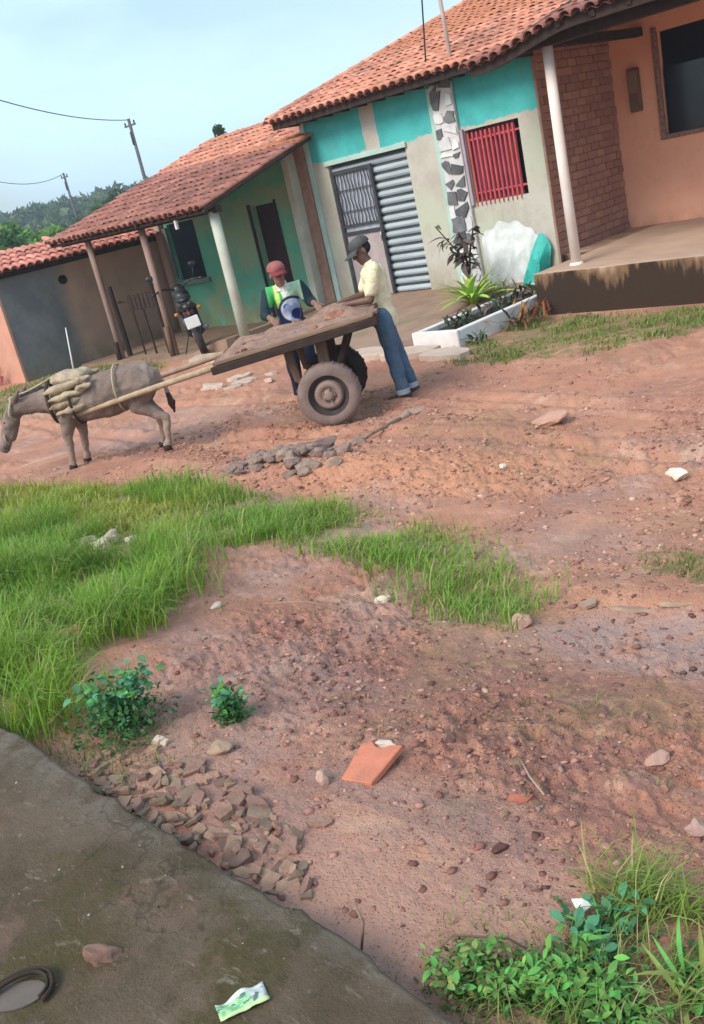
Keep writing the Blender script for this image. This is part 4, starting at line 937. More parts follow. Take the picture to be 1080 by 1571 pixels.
def rock(name, loc, size, mat, parent=None, seed=0, rz=0.0, flat=1.0, sub=2, ang=.35):
    bm = bmesh.new(); bmesh.ops.create_icosphere(bm, subdivisions=sub, radius=1.0); r_ = random.Random(seed)
    off = Vector((r_.uniform(0, 50), r_.uniform(0, 50), r_.uniform(0, 50)))
    pl = [(Vector((r_.gauss(0, 1), r_.gauss(0, 1), r_.gauss(0, 1))).normalized(), r_.uniform(.55, .85)) for _ in range(7)]
    for v in bm.verts:
        for (nn, d) in pl:
            e = v.co.dot(nn) - d
            if e > 0: v.co -= nn * e
        v.co *= 1 + ang * mnoise.noise(v.co * 1.6 + off)
        v.co.x *= size[0]; v.co.y *= size[1]; v.co.z *= size[2] * flat
    me = bpy.data.meshes.new(name); bm.to_mesh(me); bm.free(); me.materials.append(mat)
    o = bpy.data.objects.new(name, me); COL.objects.link(o); o.parent = parent; o.location = loc; o.rotation_euler = (r_.uniform(-.3, .3), r_.uniform(-.3, .3), rz or r_.uniform(0, 6)); return o

# load of earth clods on the bed
cm = CART.matrix_basis.copy() if False else Matrix.Translation(CART.location) @ Matrix.Rotation(CR, 4, 'Z')
clods = []
for i in range(90):
    x = random.uniform(-.78, .55); y = random.uniform(-.48, .5); s = random.uniform(.018, .048)
    if x > .3: s = random.uniform(.03, .085)
    p = cm @ BM @ Vector((x, y, .018 + s * .45))
    o = rock('earth_clod', p, (s * 1.2, s, s * .75), M_CLODR if random.random() < .6 else M_CLODB, None, 300 + i, sub=1)
    tag(o, 'small clod of reddish earth lying on the cart bed', 'clod', 'earth clods on the cart bed'); clods.append(o)
V = []; F = []; nx, ny = 34, 20
for j in range(ny):
    for i in range(nx):
        x = -.80 + 1.56 * i / (nx - 1); y = -.52 + 1.06 * j / (ny - 1); e = min(1, (nx/2 - abs(i - nx/2 + .5)) / 4) * min(1, (ny/2 - abs(j - ny/2 + .5)) / 4)
        h = (.016 + .085 * max(0, mnoise.noise(Vector((x * 4, y * 4, 1))) + .25 + .7 * math.exp(-((x - .42) / .2) ** 2 - ((y - .1) / .3) ** 2))) * e
        V.append(cm @ BM @ Vector((x, y, .0205 + h - .004)))
for j in range(ny - 1):
    for i in range(nx - 1): F.append((j*nx+i, j*nx+i+1, (j+1)*nx+i+1, (j+1)*nx+i))
o = mesh('loose_earth', V, F, pm('loose_earth', (.33, .20, .14), (.22, .12, .085), 14, bump=.8, bdist=.012), None, True); tag(o, 'thin layer of loose earth spread on the cart bed', 'earth', None, 'stuff')

# ------------------------------------------------------------------ donkey
L0 = old(-2.24, 10.0); z0 = g1(L0.x, L0.y)
DK = empty('donkey', (L0.x, L0.y, z0), HEAD - rad(5), label='small grey brown donkey in harness with lowered head', cat='donkey')
S = [((.40, 0, .765), .20, (.05, 0, .70), .245), ((.05, 0, .70), .245, (-.38, 0, .685), .22), ((.40, -.07, .78), .155, (.40, .07, .78), .155), ((-.38, 0, .72), .195, (-.52, 0, .74), .165),
     ((-.50, 0, .76), .155, (-.74, 0, .77), .112), ((-.74, 0, .77), .112, (-1.0, 0, .755), .088),
     ((-1.0, 0, .745), .090, (-1.10, 0, .60), .086), ((-1.10, 0, .60), .080, (-1.20, 0, .43), .058), ((-1.20, 0, .43), .057, (-1.235, 0, .365), .056), ((-1.04, 0, .64), .07, (-1.12, 0, .47), .055)]
for q in (-1, 1):
    dx = .05 * q
    S += [((.44, q * .10, .74), .145, (.33, q * .12, .54), .095), ((.33, q * .12, .54), .090, (.53 - dx, q * .11, .34), .048), ((.53 - dx, q * .11, .35), .046, (.49 - dx, q * .11, .12), .032), ((.49 - dx, q * .11, .11), .036, (.46 - dx, q * .11, .045), .042),
          ((-.40, q * .11, .62), .115, (-.44 + dx, q * .105, .38), .058), ((-.44 + dx, q * .105, .38), .052, (-.47 + dx, q * .10, .13), .032), ((-.47 + dx, q * .10, .12), .036, (-.49 + dx, q * .10, .045), .042),
          ((-.97, q * .055, .81), .028, (-.90, q * .10, .89), .036), ((-.90, q * .10, .89), .034, (-.83, q * .13, .95), .012),
          ('e', (-1.085, q * .062, .63), (.03, .022, .03), None), ((-1.22, q * .03, .385), .022, (-1.24, q * .032, .375), .018)]
S += [((.585, 0, .84), .030, (.625, 0, .70), .022), ((.625, 0, .70), .022, (.645, 0, .56), .020)]
organic('body', S, M_DONK, DK, .012, 4, wob=.012, wscale=14)
organic('tail_tuft', [((.645, 0, .58), .022, (.655, 0, .47), .042), ((.655, 0, .47), .042, (.66, 0, .37), .014)], M_STRAP, DK, .009, 2, wob=.012, wscale=30)
organic('mane', [((-.55, 0, .905), .03, (-.97, 0, .845), .026)], M_STRAP, DK, .01, 1, wob=.02, wscale=30)
for q in (-1, 1):
    for (x, dxx) in ((.46 - .05 * q, 1), (-.49 + .05 * q, 1)):
        MB().lathe([(.001, .0), (.046, .0), (.042, .05), (.034, .062)], 14, Matrix.Translation((x, q * (.11 if x > 0 else .10), 0))).build('hoof', M_STRAP, DK, True)
    B = MB(); ell_shape(B, (-1.115, q * .073, .64), (.013, .008, .012), None, 10); B.build('eye', M_BLACKP, DK, True)
# harness and folded pack pads
PK = empty('pack_pad', (L0.x, L0.y, z0), HEAD - rad(5), label='folded beige sackcloth pack pad strapped over the donkey shoulders', cat='pad')
S = []
for (x0, z0_, rx, rz_, yy) in ((-.34, .955, .19, .075, 0), (-.20, .955, .12, .07, .0)): S.append(('e', (x0, yy, z0_), (rx, .20, rz_), None))
organic('top_roll', S, M_SACK, PK, .012, 3, wob=.02, wscale=11)
for i, (x0, z0_, rx, rz_) in enumerate(((-.38, .885, .21, .045), (-.33, .805, .22, .042), (-.37, .725, .20, .042), (-.33, .65, .17, .038), (-.14, .93, .11, .036), (-.13, .86, .10, .036))):
    for q in (-1, 1):
        organic('fold', [('e', (x0, q * (.205 + .02 * (i % 2)), z0_), (rx, .055, rz_), Matrix.Rotation(q * .18, 3, 'X') @ Matrix.Rotation(-.12, 3, 'Y'))], M_SACK, PK, .011, 3, wob=.02, wscale=8 + 2 * i)
V = [];
for k in range(25): a = 2 * math.pi * k / 24; V.append((-.545, .205 * math.sin(a), .735 + .225 * math.cos(a)))
MB().tube(V, .022, 8, False, flat=.6).build('collar_strap', M_STRAP, PK, True)
V = [(-.30, .275 * math.sin(2*math.pi*k/24), .715 + .26 * math.cos(2*math.pi*k/24)) for k in range(25)]; MB().tube(V, .015, 8, False, flat=.5).build('girth_strap', M_STRAP, PK, True)
V = [(.18, .262 * math.sin(2*math.pi*k/24), .735 + .245 * math.cos(2*math.pi*k/24)) for k in range(25)]; MB().tube(V, .010, 8, False).build('back_rope', M_ROPE, PK, True)
HL = empty('halter', (L0.x, L0.y, z0), HEAD - rad(5), label='pale yellow rope halter on the donkey head and neck', cat='halter')
MB().tube([(-1.0 + .02 * math.sin(k), .115 * math.sin(2*math.pi*k/16), .75 + .115 * math.cos(2*math.pi*k/16)) for k in range(17)], .013, 7, False).build('poll_loop', M_ROPE, HL, True)
MB().tube([(-1.165, .082 * math.sin(2*math.pi*k/16), .475 + .075 * math.cos(2*math.pi*k/16)) for k in range(17)], .009, 7, False).build('nose_loop', M_ROPE, HL, True)
MB().tube([(-1.0, 0, .87), (-.80, .02, .90), (-.62, .03, .95), (-.5, .03, .99)], .011, 7).build('lead_rope', M_ROPE, HL, True)

# ------------------------------------------------------------------ motorcycle, seen from behind, parked under the porch
MO = Vector((-13.68, 10.14, 0)); MO.z = zp(MO.x, MO.y) + .022
MC = empty('motorcycle', MO, HEAD + rad(90 + 8), label='black motorcycle parked between the porch posts with white plate', cat='motorcycle'); MC.scale = (1.16, 1.16, 1.16)   # local +x is its front, away from the street
LEAN = Matrix.Rotation(rad(-7), 4, 'X')
def mc(B, name, mat, parent=None, smooth=True): 
    B.v = [tuple(LEAN @ Vector(p)) for p in B.v]; return B.build(name, mat, parent or MC, smooth)
for x in (-.62, .62):
    wh = mc(MB().lathe([(.225, -.04), (.255, -.055), (.285, -.045), (.30, 0), (.285, .045), (.255, .055), (.225, .04)], 28, Matrix.Translation((x, 0, .30)), 'Y'), 'wheel', M_TYRED)
    mc(MB().lathe([(.227, -.03), (.21, -.02), (.21, .02), (.227, .03)], 28, Matrix.Translation((x, 0, .30)), 'Y'), 'rim', M_CHROME, wh)
    mc(MB().lathe([(.001, -.06), (.05, -.06), (.05, .06), (.001, .06)], 14, Matrix.Translation((x, 0, .30)), 'Y'), 'hub', M_CHROME, wh)
    B = MB()
    for k in range(9): a = 2 * math.pi * k / 9; B.tube([(x + .04 * math.cos(a), 0, .30 + .04 * math.sin(a)), (x + .215 * math.cos(a), 0, .30 + .215 * math.sin(a))], .006, 5)
    mc(B, 'spokes', M_CHROME, wh)
for q in (-1, 1):
    mc(MB().tube([(.62, q * .085, .30), (.42, q * .085, .88)], .022, 8), 'fork', M_CHROME); mc(MB().tube([(-.62, q * .10, .31), (-.42, q * .11, .68)], .028, 8), 'shock', M_BLACKP)
    mc(MB().tube([(-.62, q * .075, .30), (0, q * .09, .36)], .02, 8), 'swingarm', M_IRON)
    mc(MB().tube([(.40, q * .06, .93), (.36, q * .25, .99), (.26, q * .36, .97)], .013, 8), 'handlebar', M_BLACKP); mc(MB().tube([(.28, q * .34, .97), (.20, q * .40, .965)], .019, 8), 'grip', M_BLACKP)
    mr = mc(MB().tube([(.33, q * .28, .99), (.34, q * .33, 1.16)], .008, 6), 'mirror_stalk', M_BLACKP); B = MB(); ell_shape(B, (.34, q * .34, 1.20), (.02, .065, .045)); mc(B, 'mirror', M_BLACKP, mr)
    B = MB(); ell_shape(B, (-.66, q * .17, .66), (.03, .035, .028)); mc(B, 'indicator', pm('amber_lens', (.5, .2, .03), (.4, .15, .02), 4, rough=.3, bump=0) if 'amber_lens' not in bpy.data.materials else bpy.data.materials['amber_lens'])
def shaped(name, S, mat, **k):
    o = organic(name, S, mat, MC, .012, 4, **k)
    for v in o.data.vertices: v.co = LEAN @ v.co
    return o
shaped('seat', [('e', (-.10, 0, .80), (.26, .13, .055), None), ('e', (-.42, 0, .82), (.26, .12, .06), None)], M_BLACKP)
shaped('tank', [('e', (.20, 0, .82), (.20, .13, .11), None)], M_BLACKP)
shaped('tail_fairing', [('e', (-.55, 0, .72), (.20, .115, .085), None), ((-.45, -.11, .68), .04, (-.70, -.07, .76), .03), ((-.45, .11, .68), .04, (-.70, .07, .76), .03)], M_BLACKP)
shaped('engine', [('e', (.08, 0, .42), (.18, .13, .14), None), ((.12, 0, .45), .08, (.20, 0, .62), .09)], M_IRON)
shaped('headlamp', [('e', (.50, 0, .88), (.09, .11, .11), None)], M_BLACKP)
mc(MB().tube([(.15, -.12, .34), (-.2, -.15, .30), (-.70, -.16, .38)], [.022, .03, .045], 10), 'exhaust', M_CHROME)
V = []; F = []
for i in range(13):
    a = rad(35 + 120 * i / 12)
    for (yy) in (-.07, .07): V.append((-.62 - .345 * math.cos(a) * 1.0, yy, .30 + .345 * math.sin(a)))
for i in range(12): F.append((2*i, 2*i+1, 2*i+3, 2*i+2))
mc(MB().add(V, F), 'rear_mudguard', M_BLACKP); B = MB()
mc(MB().box(-.735, -.715, -.07, .07, .60, .66, None, .008), 'tail_light', M_REDL, None, False)
mc(MB().tube([(-.70, 0, .70), (-.94, 0, .62)], .02, 6), 'plate_bracket', M_BLACKP)
pl = mc(MB().box(-.965, -.955, -.10, .10, .44, .60, Matrix.Identity(4), .006), 'number_plate', M_PLATE, None, False)
mc(MB().tube([(0, .1, .3), (.02, .26, .01)], .012, 6), 'side_stand', M_IRON); mc(MB().tube([(-.05, -.22, .3), (-.05, .22, .3)], .013, 6), 'footrest', M_IRON)

# ------------------------------------------------------------------ planter, sack, plants by the houses
PLN = empty('planter', (-7.78, 10.4, .05), wc=True, label='low white painted planter box between pavement and orange porch', cat='planter')
pz0, pz1 = .0, .27
B = MB(); x0, x1, y0_, y1_ = -8.10, -7.36, 9.28, 12.36; t = .085
B.box(x0, x1, y0_, y0_ + t, pz0, pz1, None, .012); B.build('end_wall', M_WHITE, PLN)
MB().box(x0, x0 + t, y0_ + t + .002, y1_, pz0, pz1 - .004, None, .012).build('side_wall', M_WHITE, PLN); MB().box(x1 - t, x1, y0_ + t + .002, y1_, pz0, pz1 - .003, None, .012).build('side_wall', M_WHITE, PLN)
MB().box(x0 + t, x1 - t, y0_ + t, y1_, .0, .20).build('soil', M_SOIL, PLN)

def leaf_mesh(name, L, W, droop, mat, n=5, fold=.25, tip=1.0):
    V = []; F = []
    for i in range(n + 1):
        t = i / n; wdt = W * .5 * max(.06, math.sin(math.pi * min(1, (t * .92 + .06)) ** tip)); x = L * (t - .12 * droop * t * t); z = -droop * L * t * t * .6
        V += [(x, -wdt, z + wdt * fold), (x, 0, z), (x, wdt, z + wdt * fold)]
    for i in range(n): b = 3 * i; F += [(b, b+3, b+4, b+1), (b+1, b+4, b+5, b+2)]
    me = bpy.data.meshes.new(name); me.from_pydata(V, [], F); me.materials.append(mat); me.polygons.foreach_set('use_smooth', [True] * len(F)); me.update(); return me
def put_leaf(me, parent, loc, az, el, s=1.0, roll=0.0, name='leaf'):
    o = bpy.data.objects.new(name, me); COL.objects.link(o); o.parent = parent; o.location = loc
    o.rotation_euler = (Matrix.Rotation(az, 3, 'Z') @ Matrix.Rotation(-el, 3, 'Y') @ Matrix.Rotation(roll, 3, 'X')).to_euler(); o.scale = (s, s, s); return o

# strap-leaved lime plant
LP_ = empty('lily_plant', (-8.52, 11.25, .19), label='lime green strap leaved plant at the head of the planter', cat='plant')
lm = [leaf_mesh('leaf', .66, .082, d, M_LIME, 7, .3) for d in (.5, .9, 1.3)]
for i in range(40): put_leaf(random.choice(lm), LP_, (random.uniform(-.05, .05), random.uniform(-.05, .05), 0), random.uniform(0, 6.28), rad(random.uniform(35, 82)), random.uniform(.75, 1.15), random.uniform(-.4, .4))
tb('stem', [(0, 0, -.05), (0, 0, .12)], [.05, .03], M_BLEAF, LP_)
# dark croton with sparse hanging leaves
CP = empty('croton_shrub', (-8.78, 11.6, .19), label='sparse shrub with dark drooping leaves before the stone pilaster', cat='shrub')
cl_ = [leaf_mesh('leaf', .20, .07, d, M_CROT, 5, .2) for d in (.5, 1.2)]
for (pts, nl) in (([(0, 0, 0), (.0, 0, .45), (-.12, -.02, .75), (-.42, -.05, 1.15)], 24), ([(0, 0, .35), (.08, 0, .7), (.20, .02, 1.05)], 18), ([(0, 0, .4), (-.10, .05, .6), (-.32, .08, .78)], 16), ([(0, 0, .5), (.03, -.04, .85), (-.02, -.05, 1.02)], 8)):
    tb('branch', pts, [.020 - .004 * k for k in range(len(pts))], M_WOODD, CP, 7)
    for i in range(nl):
        t = random.uniform(.35, 1); k = min(int(t * (len(pts) - 1)), len(pts) - 2); f_ = t * (len(pts) - 1) - k; p = Vector(pts[k]).lerp(Vector(pts[k + 1]), f_)
        put_leaf(random.choice(cl_), CP, p, random.uniform(0, 6.28), rad(random.uniform(-35, 45)), random.uniform(.7, 1.35), random.uniform(-.6, .6))
def tuft(name, label, cat, loc, n, L, W, mats, els=(15, 80), group=None, spread=.08, stem=True):
    root = empty(name, loc, label=label, cat=cat, group=group); ms = [leaf_mesh('leaf', L, W, d, m_, 4, .25) for m_ in mats for d in (.3, .8)]
    for i in range(n): put_leaf(random.choice(ms), root, (random.gauss(0, spread), random.gauss(0, spread), random.uniform(0, L * .5)), random.uniform(0, 6.28), rad(random.uniform(*els)), random.uniform(.6, 1.2), random.uniform(-.5, .5))
    if stem: tb('stem', [(0, 0, -.03), (0, 0, L * .5)], [.012, .006], M_WOODD, root, 6)
    return root
M_DKL = leafm('dark_low_leaf', (.045, .075, .03), (.03, .05, .022)); M_RUST = leafm('rust_dry_leaf', (.26, .10, .035), (.17, .065, .028)); M_PALEL = leafm('pale_dusty_leaf', (.40, .38, .28), (.30, .28, .2))
for i, (x, y) in enumerate(((-7.72, 9.75), (-7.80, 10.15), (-7.68, 10.5), (-7.82, 10.9), (-7.66, 11.25), (-7.8, 11.65), (-7.62, 11.9))):
    tuft('planter_herb', 'dark low herb growing in the white planter box', 'plant', (x, y, .195), 22, .16, .05, [M_DKL, M_DKL, M_CROT], group='herbs in the white planter', spread=.10)
tuft('dry_fern', 'rust brown dry plant against the planter wall beside the porch', 'plant', (-7.12, 10.35, g1(-7.12, 10.35)), 60, .26, .035, [M_RUST, M_RUST, M_DKL], spread=.16)
tuft('dry_fern', 'small rust brown dry plant at the porch corner', 'plant', (-7.16, 10.8, g1(-7.16, 10.8)), 30, .24, .03, [M_RUST], spread=.09)
tuft('weed_clump', 'dark weed clump at the foot of the planter end', 'plant', (-7.2, 9.45, g1(-7.2, 9.45)), 26, .16, .04, [M_DKL], spread=.07)
for (x, y) in ((-8.35, 11.75), (-8.15, 11.6), (-8.5, 11.9)): tuft('dusty_herb', 'pale dusty herb before the white plastic sack', 'plant', (x, y, .2), 22, .22, .03, [M_PALEL], (40, 88), 'pale herbs by the sack', .08)
o = tuft('red_bush', 'rusty red bush by the far left wall corner', 'bush', (-18.6, 8.35, -.06), 160, .22, .06, [M_RUST, leafm('red_leaf', (.32, .075, .045), (.24, .055, .035))], spread=.30)
for ch in o.children: ch.location.z = abs(ch.location.z) + random.uniform(0, .35)
def drape(name, mat, parent, xa, xb, zt, yw, dep, seed, lean=0.0):
    nx, ny = 70, 46; V = []; F = []
    for j in range(ny):
        v = j / (ny - 1)
        for i in range(nx):
            u = i / (nx - 1); top = zt(u); x = xa + (xb - xa) * u + lean * (1 - v); z = .20 + (top - .20) * v
            e = min(1, u * 6, (1 - u) * 6); b_ = math.sin(math.pi * min(1, v * .62 + .38)) ** .7
            q = Vector((x * 3.2, z * 1.5, seed)); fold = .9 * abs(mnoise.noise(q * 1.1)) + .35 * abs(mnoise.noise(Vector((x * 7, z * 2.2, seed + 4)))) + .08 * abs(mnoise.noise(Vector((x * 22, z * 11, seed + 9))))
            y = yw - .012 - dep * b_ * e * (1 - v ** 5) * (1.15 - .75 * fold) ; V.append((x + .03 * mnoise.noise(Vector((z * 5, seed, x))), y, z + .03 * mnoise.noise(Vector((x * 6, seed, 3)))))
    for j in range(ny - 1):
        for i in range(nx - 1): F.append((j*nx+i, j*nx+i+1, (j+1)*nx+i+1, (j+1)*nx+i))
    return mesh(name, V, F, mat, parent, True)
SK = empty('plastic_sheet', (-8.4, 12.2, .2), wc=True, label='crumpled white plastic sheet over a heap against the wall under the red window', cat='sheet')
drape('cover', M_PLASTIC, SK, -9.05, -7.98, lambda u: .92 + .26 * math.sin(math.pi * min(1, u * 1.05 + .05)) ** .6 + .03 * math.sin(u * 23), TY - .004, .17, 3)
SK2 = empty('teal_sheet', (-7.95, 12.1, .2), wc=True, label='teal plastic sheet hanging at the right end of the white sheet', cat='sheet')
drape('cover', M_TEALP, SK2, -8.12, -7.80, lambda u: .72 + .22 * math.sin(math.pi * u) ** .8, TY - .07, .24, 11, -.14)

# ------------------------------------------------------------------ broken concrete slabs along the pavement edge
def slab(name, label, cat, cx, cy, rx, ry, th, mat, seed, rz=0.0, group=None, lift=.0, tilt=0.05, m_=7):
    r_ = random.Random(seed); pts = []
    for i in range(m_): a = 2 * math.pi * (i + r_.uniform(-.25, .25)) / m_; k = r_.uniform(.8, 1.12); pts.append((rx * k * math.cos(a), ry * k * math.sin(a)))
    bm = bmesh.new(); vs = [bm.verts.new((x, y, 0)) for x, y in pts]; f = bm.faces.new(vs)
    e = bmesh.ops.extrude_face_region(bm, geom=[f]); bmesh.ops.translate(bm, vec=(0, 0, -th), verts=[v for v in e['geom'] if isinstance(v, bmesh.types.BMVert)])
    bmesh.ops.recalc_face_normals(bm, faces=bm.faces); bmesh.ops.bevel(bm, geom=bm.edges[:], offset=min(th, rx, ry) * .09, segments=1, affect='EDGES')
    me = bpy.data.meshes.new(name); bm.to_mesh(me); bm.free(); me.materials.append(mat); o = bpy.data.objects.new(name, me); COL.objects.link(o)
    o.location = (cx, cy, g1(cx, cy) + th * .55 + lift); o.rotation_euler = (r_.gauss(0, tilt), r_.gauss(0, tilt), rz or r_.uniform(0, 6)); return tag(o, label, cat, group)
for i, (x, y, rx, ry) in enumerate(((-8.75, 9.12, .55, .26), (-7.95, 8.98, .48, .24), (-7.25, 8.86, .42, .22), (-9.55, 9.0, .42, .25))):
    slab('concrete_slab', ['long pale slab at the apron edge behind the cart wheel', 'pale slab at the apron edge behind the man in jeans', 'pale slab under the end of the white planter', 'pale slab at the apron edge left of the cart wheel'][i], 'slab', x, y, rx, ry, .09, M_SLAB, 40 + i, .02, tilt=.02, lift=.02, m_=8)
for i in range(15):
    x = -10.35 + random.uniform(-.55, .6); y = 8.1 + random.uniform(-.35, .35) + (x + 10.35) * .25
    slab('pavement_chunk', 'pale broken pavement chunk below the cart shafts', 'rubble', x, y, random.uniform(.07, .19), random.uniform(.05, .12), .06, M_SLAB, 60 + i, group='pale pavement chunks beneath the cart', tilt=.12, m_=6)
o = sheet('kerb_strip', -13.0, -12.0, 9.15, 9.45, zb, M_SLAB, .08, 12, 4, .08); tag(o, 'pinkish cement kerb before the green porch', None, None, 'structure')

# ------------------------------------------------------------------ clod heap, shovel and stones on the street
for i in range(95):
    a = random.gauss(0, .36); b = random.gauss(0, .26); c = old(-.47 + a * .75, 8.18 + b - a * .25); s = random.uniform(.022, .072) * (1.3 if i % 6 == 0 else 1)
    o = rock('grey_clod', (c.x, c.y, g1(c.x, c.y) + s * .2 + .10 * max(0, 1 - abs(a) * 1.6 - abs(b) * 1.5) * random.random()), (s * 1.35, s, s * .72), M_CLODB, None, 500 + i)
    tag(o, 'grey brown clod in the heap below the cart wheel', 'clod', 'heap of grey clods below the cart')
c = old(-.13, 8.12); o = rock('grey_clod', (c.x, c.y, g1(c.x, c.y) + .06), (.20, .085, .075), M_CLODB, None, 777, HEAD + .5, sub=3); tag(o, 'largest long clod at the right end of the heap', 'clod')
SHV = empty('shovel', old(.40, 8.62), HEAD, label='long handled shovel with earth caked blade lying on the street', cat='shovel')
z_ = g1(SHV.location.x, SHV.location.y); SHV.location.z = z_
MB().tube([(-.36, -.40, .045), (-.05, -.05, .06), (.26, .27, .05)], [.017, .018, .019], 9).build('handle', M_WOODP, SHV, True)
organic('blade', [((.27, .28, .05), .028, (.33, .36, .05), .045), ('e', (.42, .50, .04), (.12, .15, .022), Matrix.Rotation(-.75, 3, 'Z'))], pm('earthy_blade', (.40, .27, .20), (.30, .18, .13), 9, bump=.5), SHV, .012, 3)
def stone(label, x, y, sx, sy, sz_, mat, seed, cat='stone', name='stone', z=None, rz=0.0):
    o = rock(name, (x, y, (g1(x, y) if z is None else z) + sz_ * .35), (sx, sy, sz_), mat, None, seed, rz, sub=3, ang=.3); return tag(o, label, cat)
stone('small pale yellow stone alone on bare earth beside the left grass', -3.98, 2.59, .042, .026, .02, M_PALEST, 1)
stone('pale pink stone below the middle grass tuft', -3.27, 3.12, .05, .035, .035, M_PALEST, 2)
stone('white stone lying far right on the street', -2.80, 5.55, .11, .05, .05, M_PALEST, 3)
stone('small white stone in the middle of the street', -4.10, 5.42, .035, .03, .03, M_PALEST, 4)
stone('flat reddish lump in the street right of the man', -4.42, 6.55, .20, .12, .06, pm('pinkish_lump', (.50, .28, .20), (.4, .21, .15), 8, bump=.5), 5)
stone('blocky pinkish stone below the grass tuft near the wet patch', -2.43, 3.15, .055, .045, .045, pm('pink_stone', (.46, .27, .2), (.36, .2, .15), 8, bump=.5), 6)
stone('rounded pink grey stone at the right edge of the picture', -1.06, 1.99, .035, .03, .03, pm('pinkgrey_stone', (.42, .27, .22), (.34, .2, .17), 8, bump=.4), 7)
stone('yellowish oval stone at the edge of the leafy bush', -2.87, 1.47, .045, .026, .024, M_PALEST, 8, rz=.4)
stone('dark reddish stone above the lower right grass tuft', -1.46, 1.62, .032, .018, .016, pm('dark_red_stone', (.14, .06, .05), (.1, .045, .04), 8), 9)
stone('brown angular stone lying on the concrete pavement', -1.985, .685, .055, .03, .028, pm('brown_stone', (.24, .13, .095), (.17, .09, .065), 10, bump=.6), 10, z=.65, rz=.75)
stone('square tan stone at the top of the tile rubble', -2.62, 1.55, .05, .045, .03, pm('tan_stone', (.36, .24, .16), (.29, .18, .12), 9, bump=.5), 11)
stone('pale pink flat stone above the orange brick piece', -2.10, 1.86, .038, .022, .015, M_PALEST, 12)
stone('pale upright stone between rubble and orange brick piece', -2.14, 1.60, .03, .024, .035, pm('palepink_stone', (.50, .32, .25), (.42, .26, .2), 9, bump=.4), 13)
stone('pinkish stone below the dug hole at the right edge', -1.35, 2.32, .05, .035, .025, pm('rose_stone', (.44, .26, .2), (.36, .2, .15), 9, bump=.5), 14)
for i in range(7):
    x, y = -5.95 + random.uniform(-.22, .22), 3.16 + random.uniform(-.12, .12)
    tag(rock('grass_stone', (x, y, g1(x, y) + .05), (.07, .05, .045), M_PALEST if i % 2 else M_SLAB, None, 900 + i), 'pale stone in the small heap within the left grass', 'stone', 'pale stones in the grass')
slab('board_scrap', 'pale broken board lying at the edge of the wet patch', 'board', -2.02, 3.47, .13, .028, .015, M_WOODP, 74, HEAD - .5, lift=.004, tilt=.08, m_=9)
slab('board_scrap', 'narrow splinter right of the broken board', 'board', -1.86, 3.53, .08, .016, .012, M_WOODP, 75, HEAD - .35, lift=.004, tilt=.08, m_=7)
slab('board_scrap', 'short pale chip left of the broken board', 'board', -2.24, 3.42, .05, .03, .02, M_WOODP, 71, lift=.01)
# orange brick piece
bm = bmesh.new(); out_ = [(-.035, -.108), (.085, -.088), (.055, .112), (.012, .098), (-.012, .070), (-.040, .075), (-.068, .092), (-.10, .066)]
vs = [bm.verts.new((x, y, 0)) for x, y in out_]; f = bm.faces.new(vs); e = bmesh.ops.extrude_face_region(bm, geom=[f]); bmesh.ops.translate(bm, vec=(0, 0, .022), verts=[v for v in e['geom'] if isinstance(v, bmesh.types.BMVert)])
bmesh.ops.recalc_face_normals(bm, faces=bm.faces); bmesh.ops.bevel(bm, geom=bm.edges[:], offset=.003, segments=1, affect='EDGES'); me = bpy.data.meshes.new('brick_piece'); bm.to_mesh(me); bm.free(); me.materials.append(M_BRIGHTB)
o = bpy.data.objects.new('brick_piece', me); COL.objects.link(o); o.location = (-2.065, 1.75, g1(-2.065, 1.75) + .002); o.rotation_euler = (.05, -.06, 0); tag(o, 'bright orange flat brick piece with a notched end', 'brick')
slab('red_shard', 'dull red brick shard half buried in the gravel', 'brick', -1.57, 1.85, .06, .03, .018, pm('dull_red_brick', (.46, .14, .085), (.36, .1, .065), 9, bump=.5), 72, rad(50), lift=-.004)
# rubble of broken roof tiles against the pavement edge
RUB = [(-3.05, 1.18), (-2.62, 1.12), (-2.3, 1.10), (-2.0, 1.09), (-1.74, 1.09), (-1.76, 1.20), (-2.0, 1.35), (-2.3, 1.43), (-2.65, 1.48), (-2.95, 1.38)]
for i in range(70):
    x = random.uniform(-3.0, -1.7); y = random.uniform(1.1, 1.62); s = random.uniform(.010, .026)
    if inpoly(np.array([x]), np.array([y]), RUB)[0]: tag(rock('rubble_lump', (x, y, g1(x, y) + s * .3), (s * 1.4, s, s * .7), M_CLODR if i % 2 else M_RUBBLE2, None, 1500 + i, sub=1), 'small earth covered lump among the tile shards', 'rubble', 'lumps among the tile shards')
k = 0; tries = 0
while k < 190 and tries < 6000:
    tries += 1; x = random.uniform(-3.0, -1.7); y = random.uniform(1.08, 1.6)
    if not inpoly(np.array([x]), np.array([y]), RUB)[0]: continue
    big = random.random(); s = random.uniform(.012, .026) if big < .5 else random.uniform(.028, .055)
    o = slab('tile_shard', 'broken clay tile shard in the rubble beside the pavement edge', 'rubble', x, y, s * random.uniform(1.0, 1.6), s * random.uniform(.55, .9), random.uniform(.010, .024), M_RUBBLE if k % 3 else M_RUBBLE2, 1000 + k, random.gauss(-.3, .6), 'tile shards along the pavement', random.uniform(-.013, .012), .20, random.choice((4, 4, 5, 5, 6))); k += 1
slab('tile_shard', 'brown flat shard lying apart, right of the rubble', 'rubble', -1.98, 1.425, .045, .028, .012, M_RUBBLE, 1200, .3, None, .006)
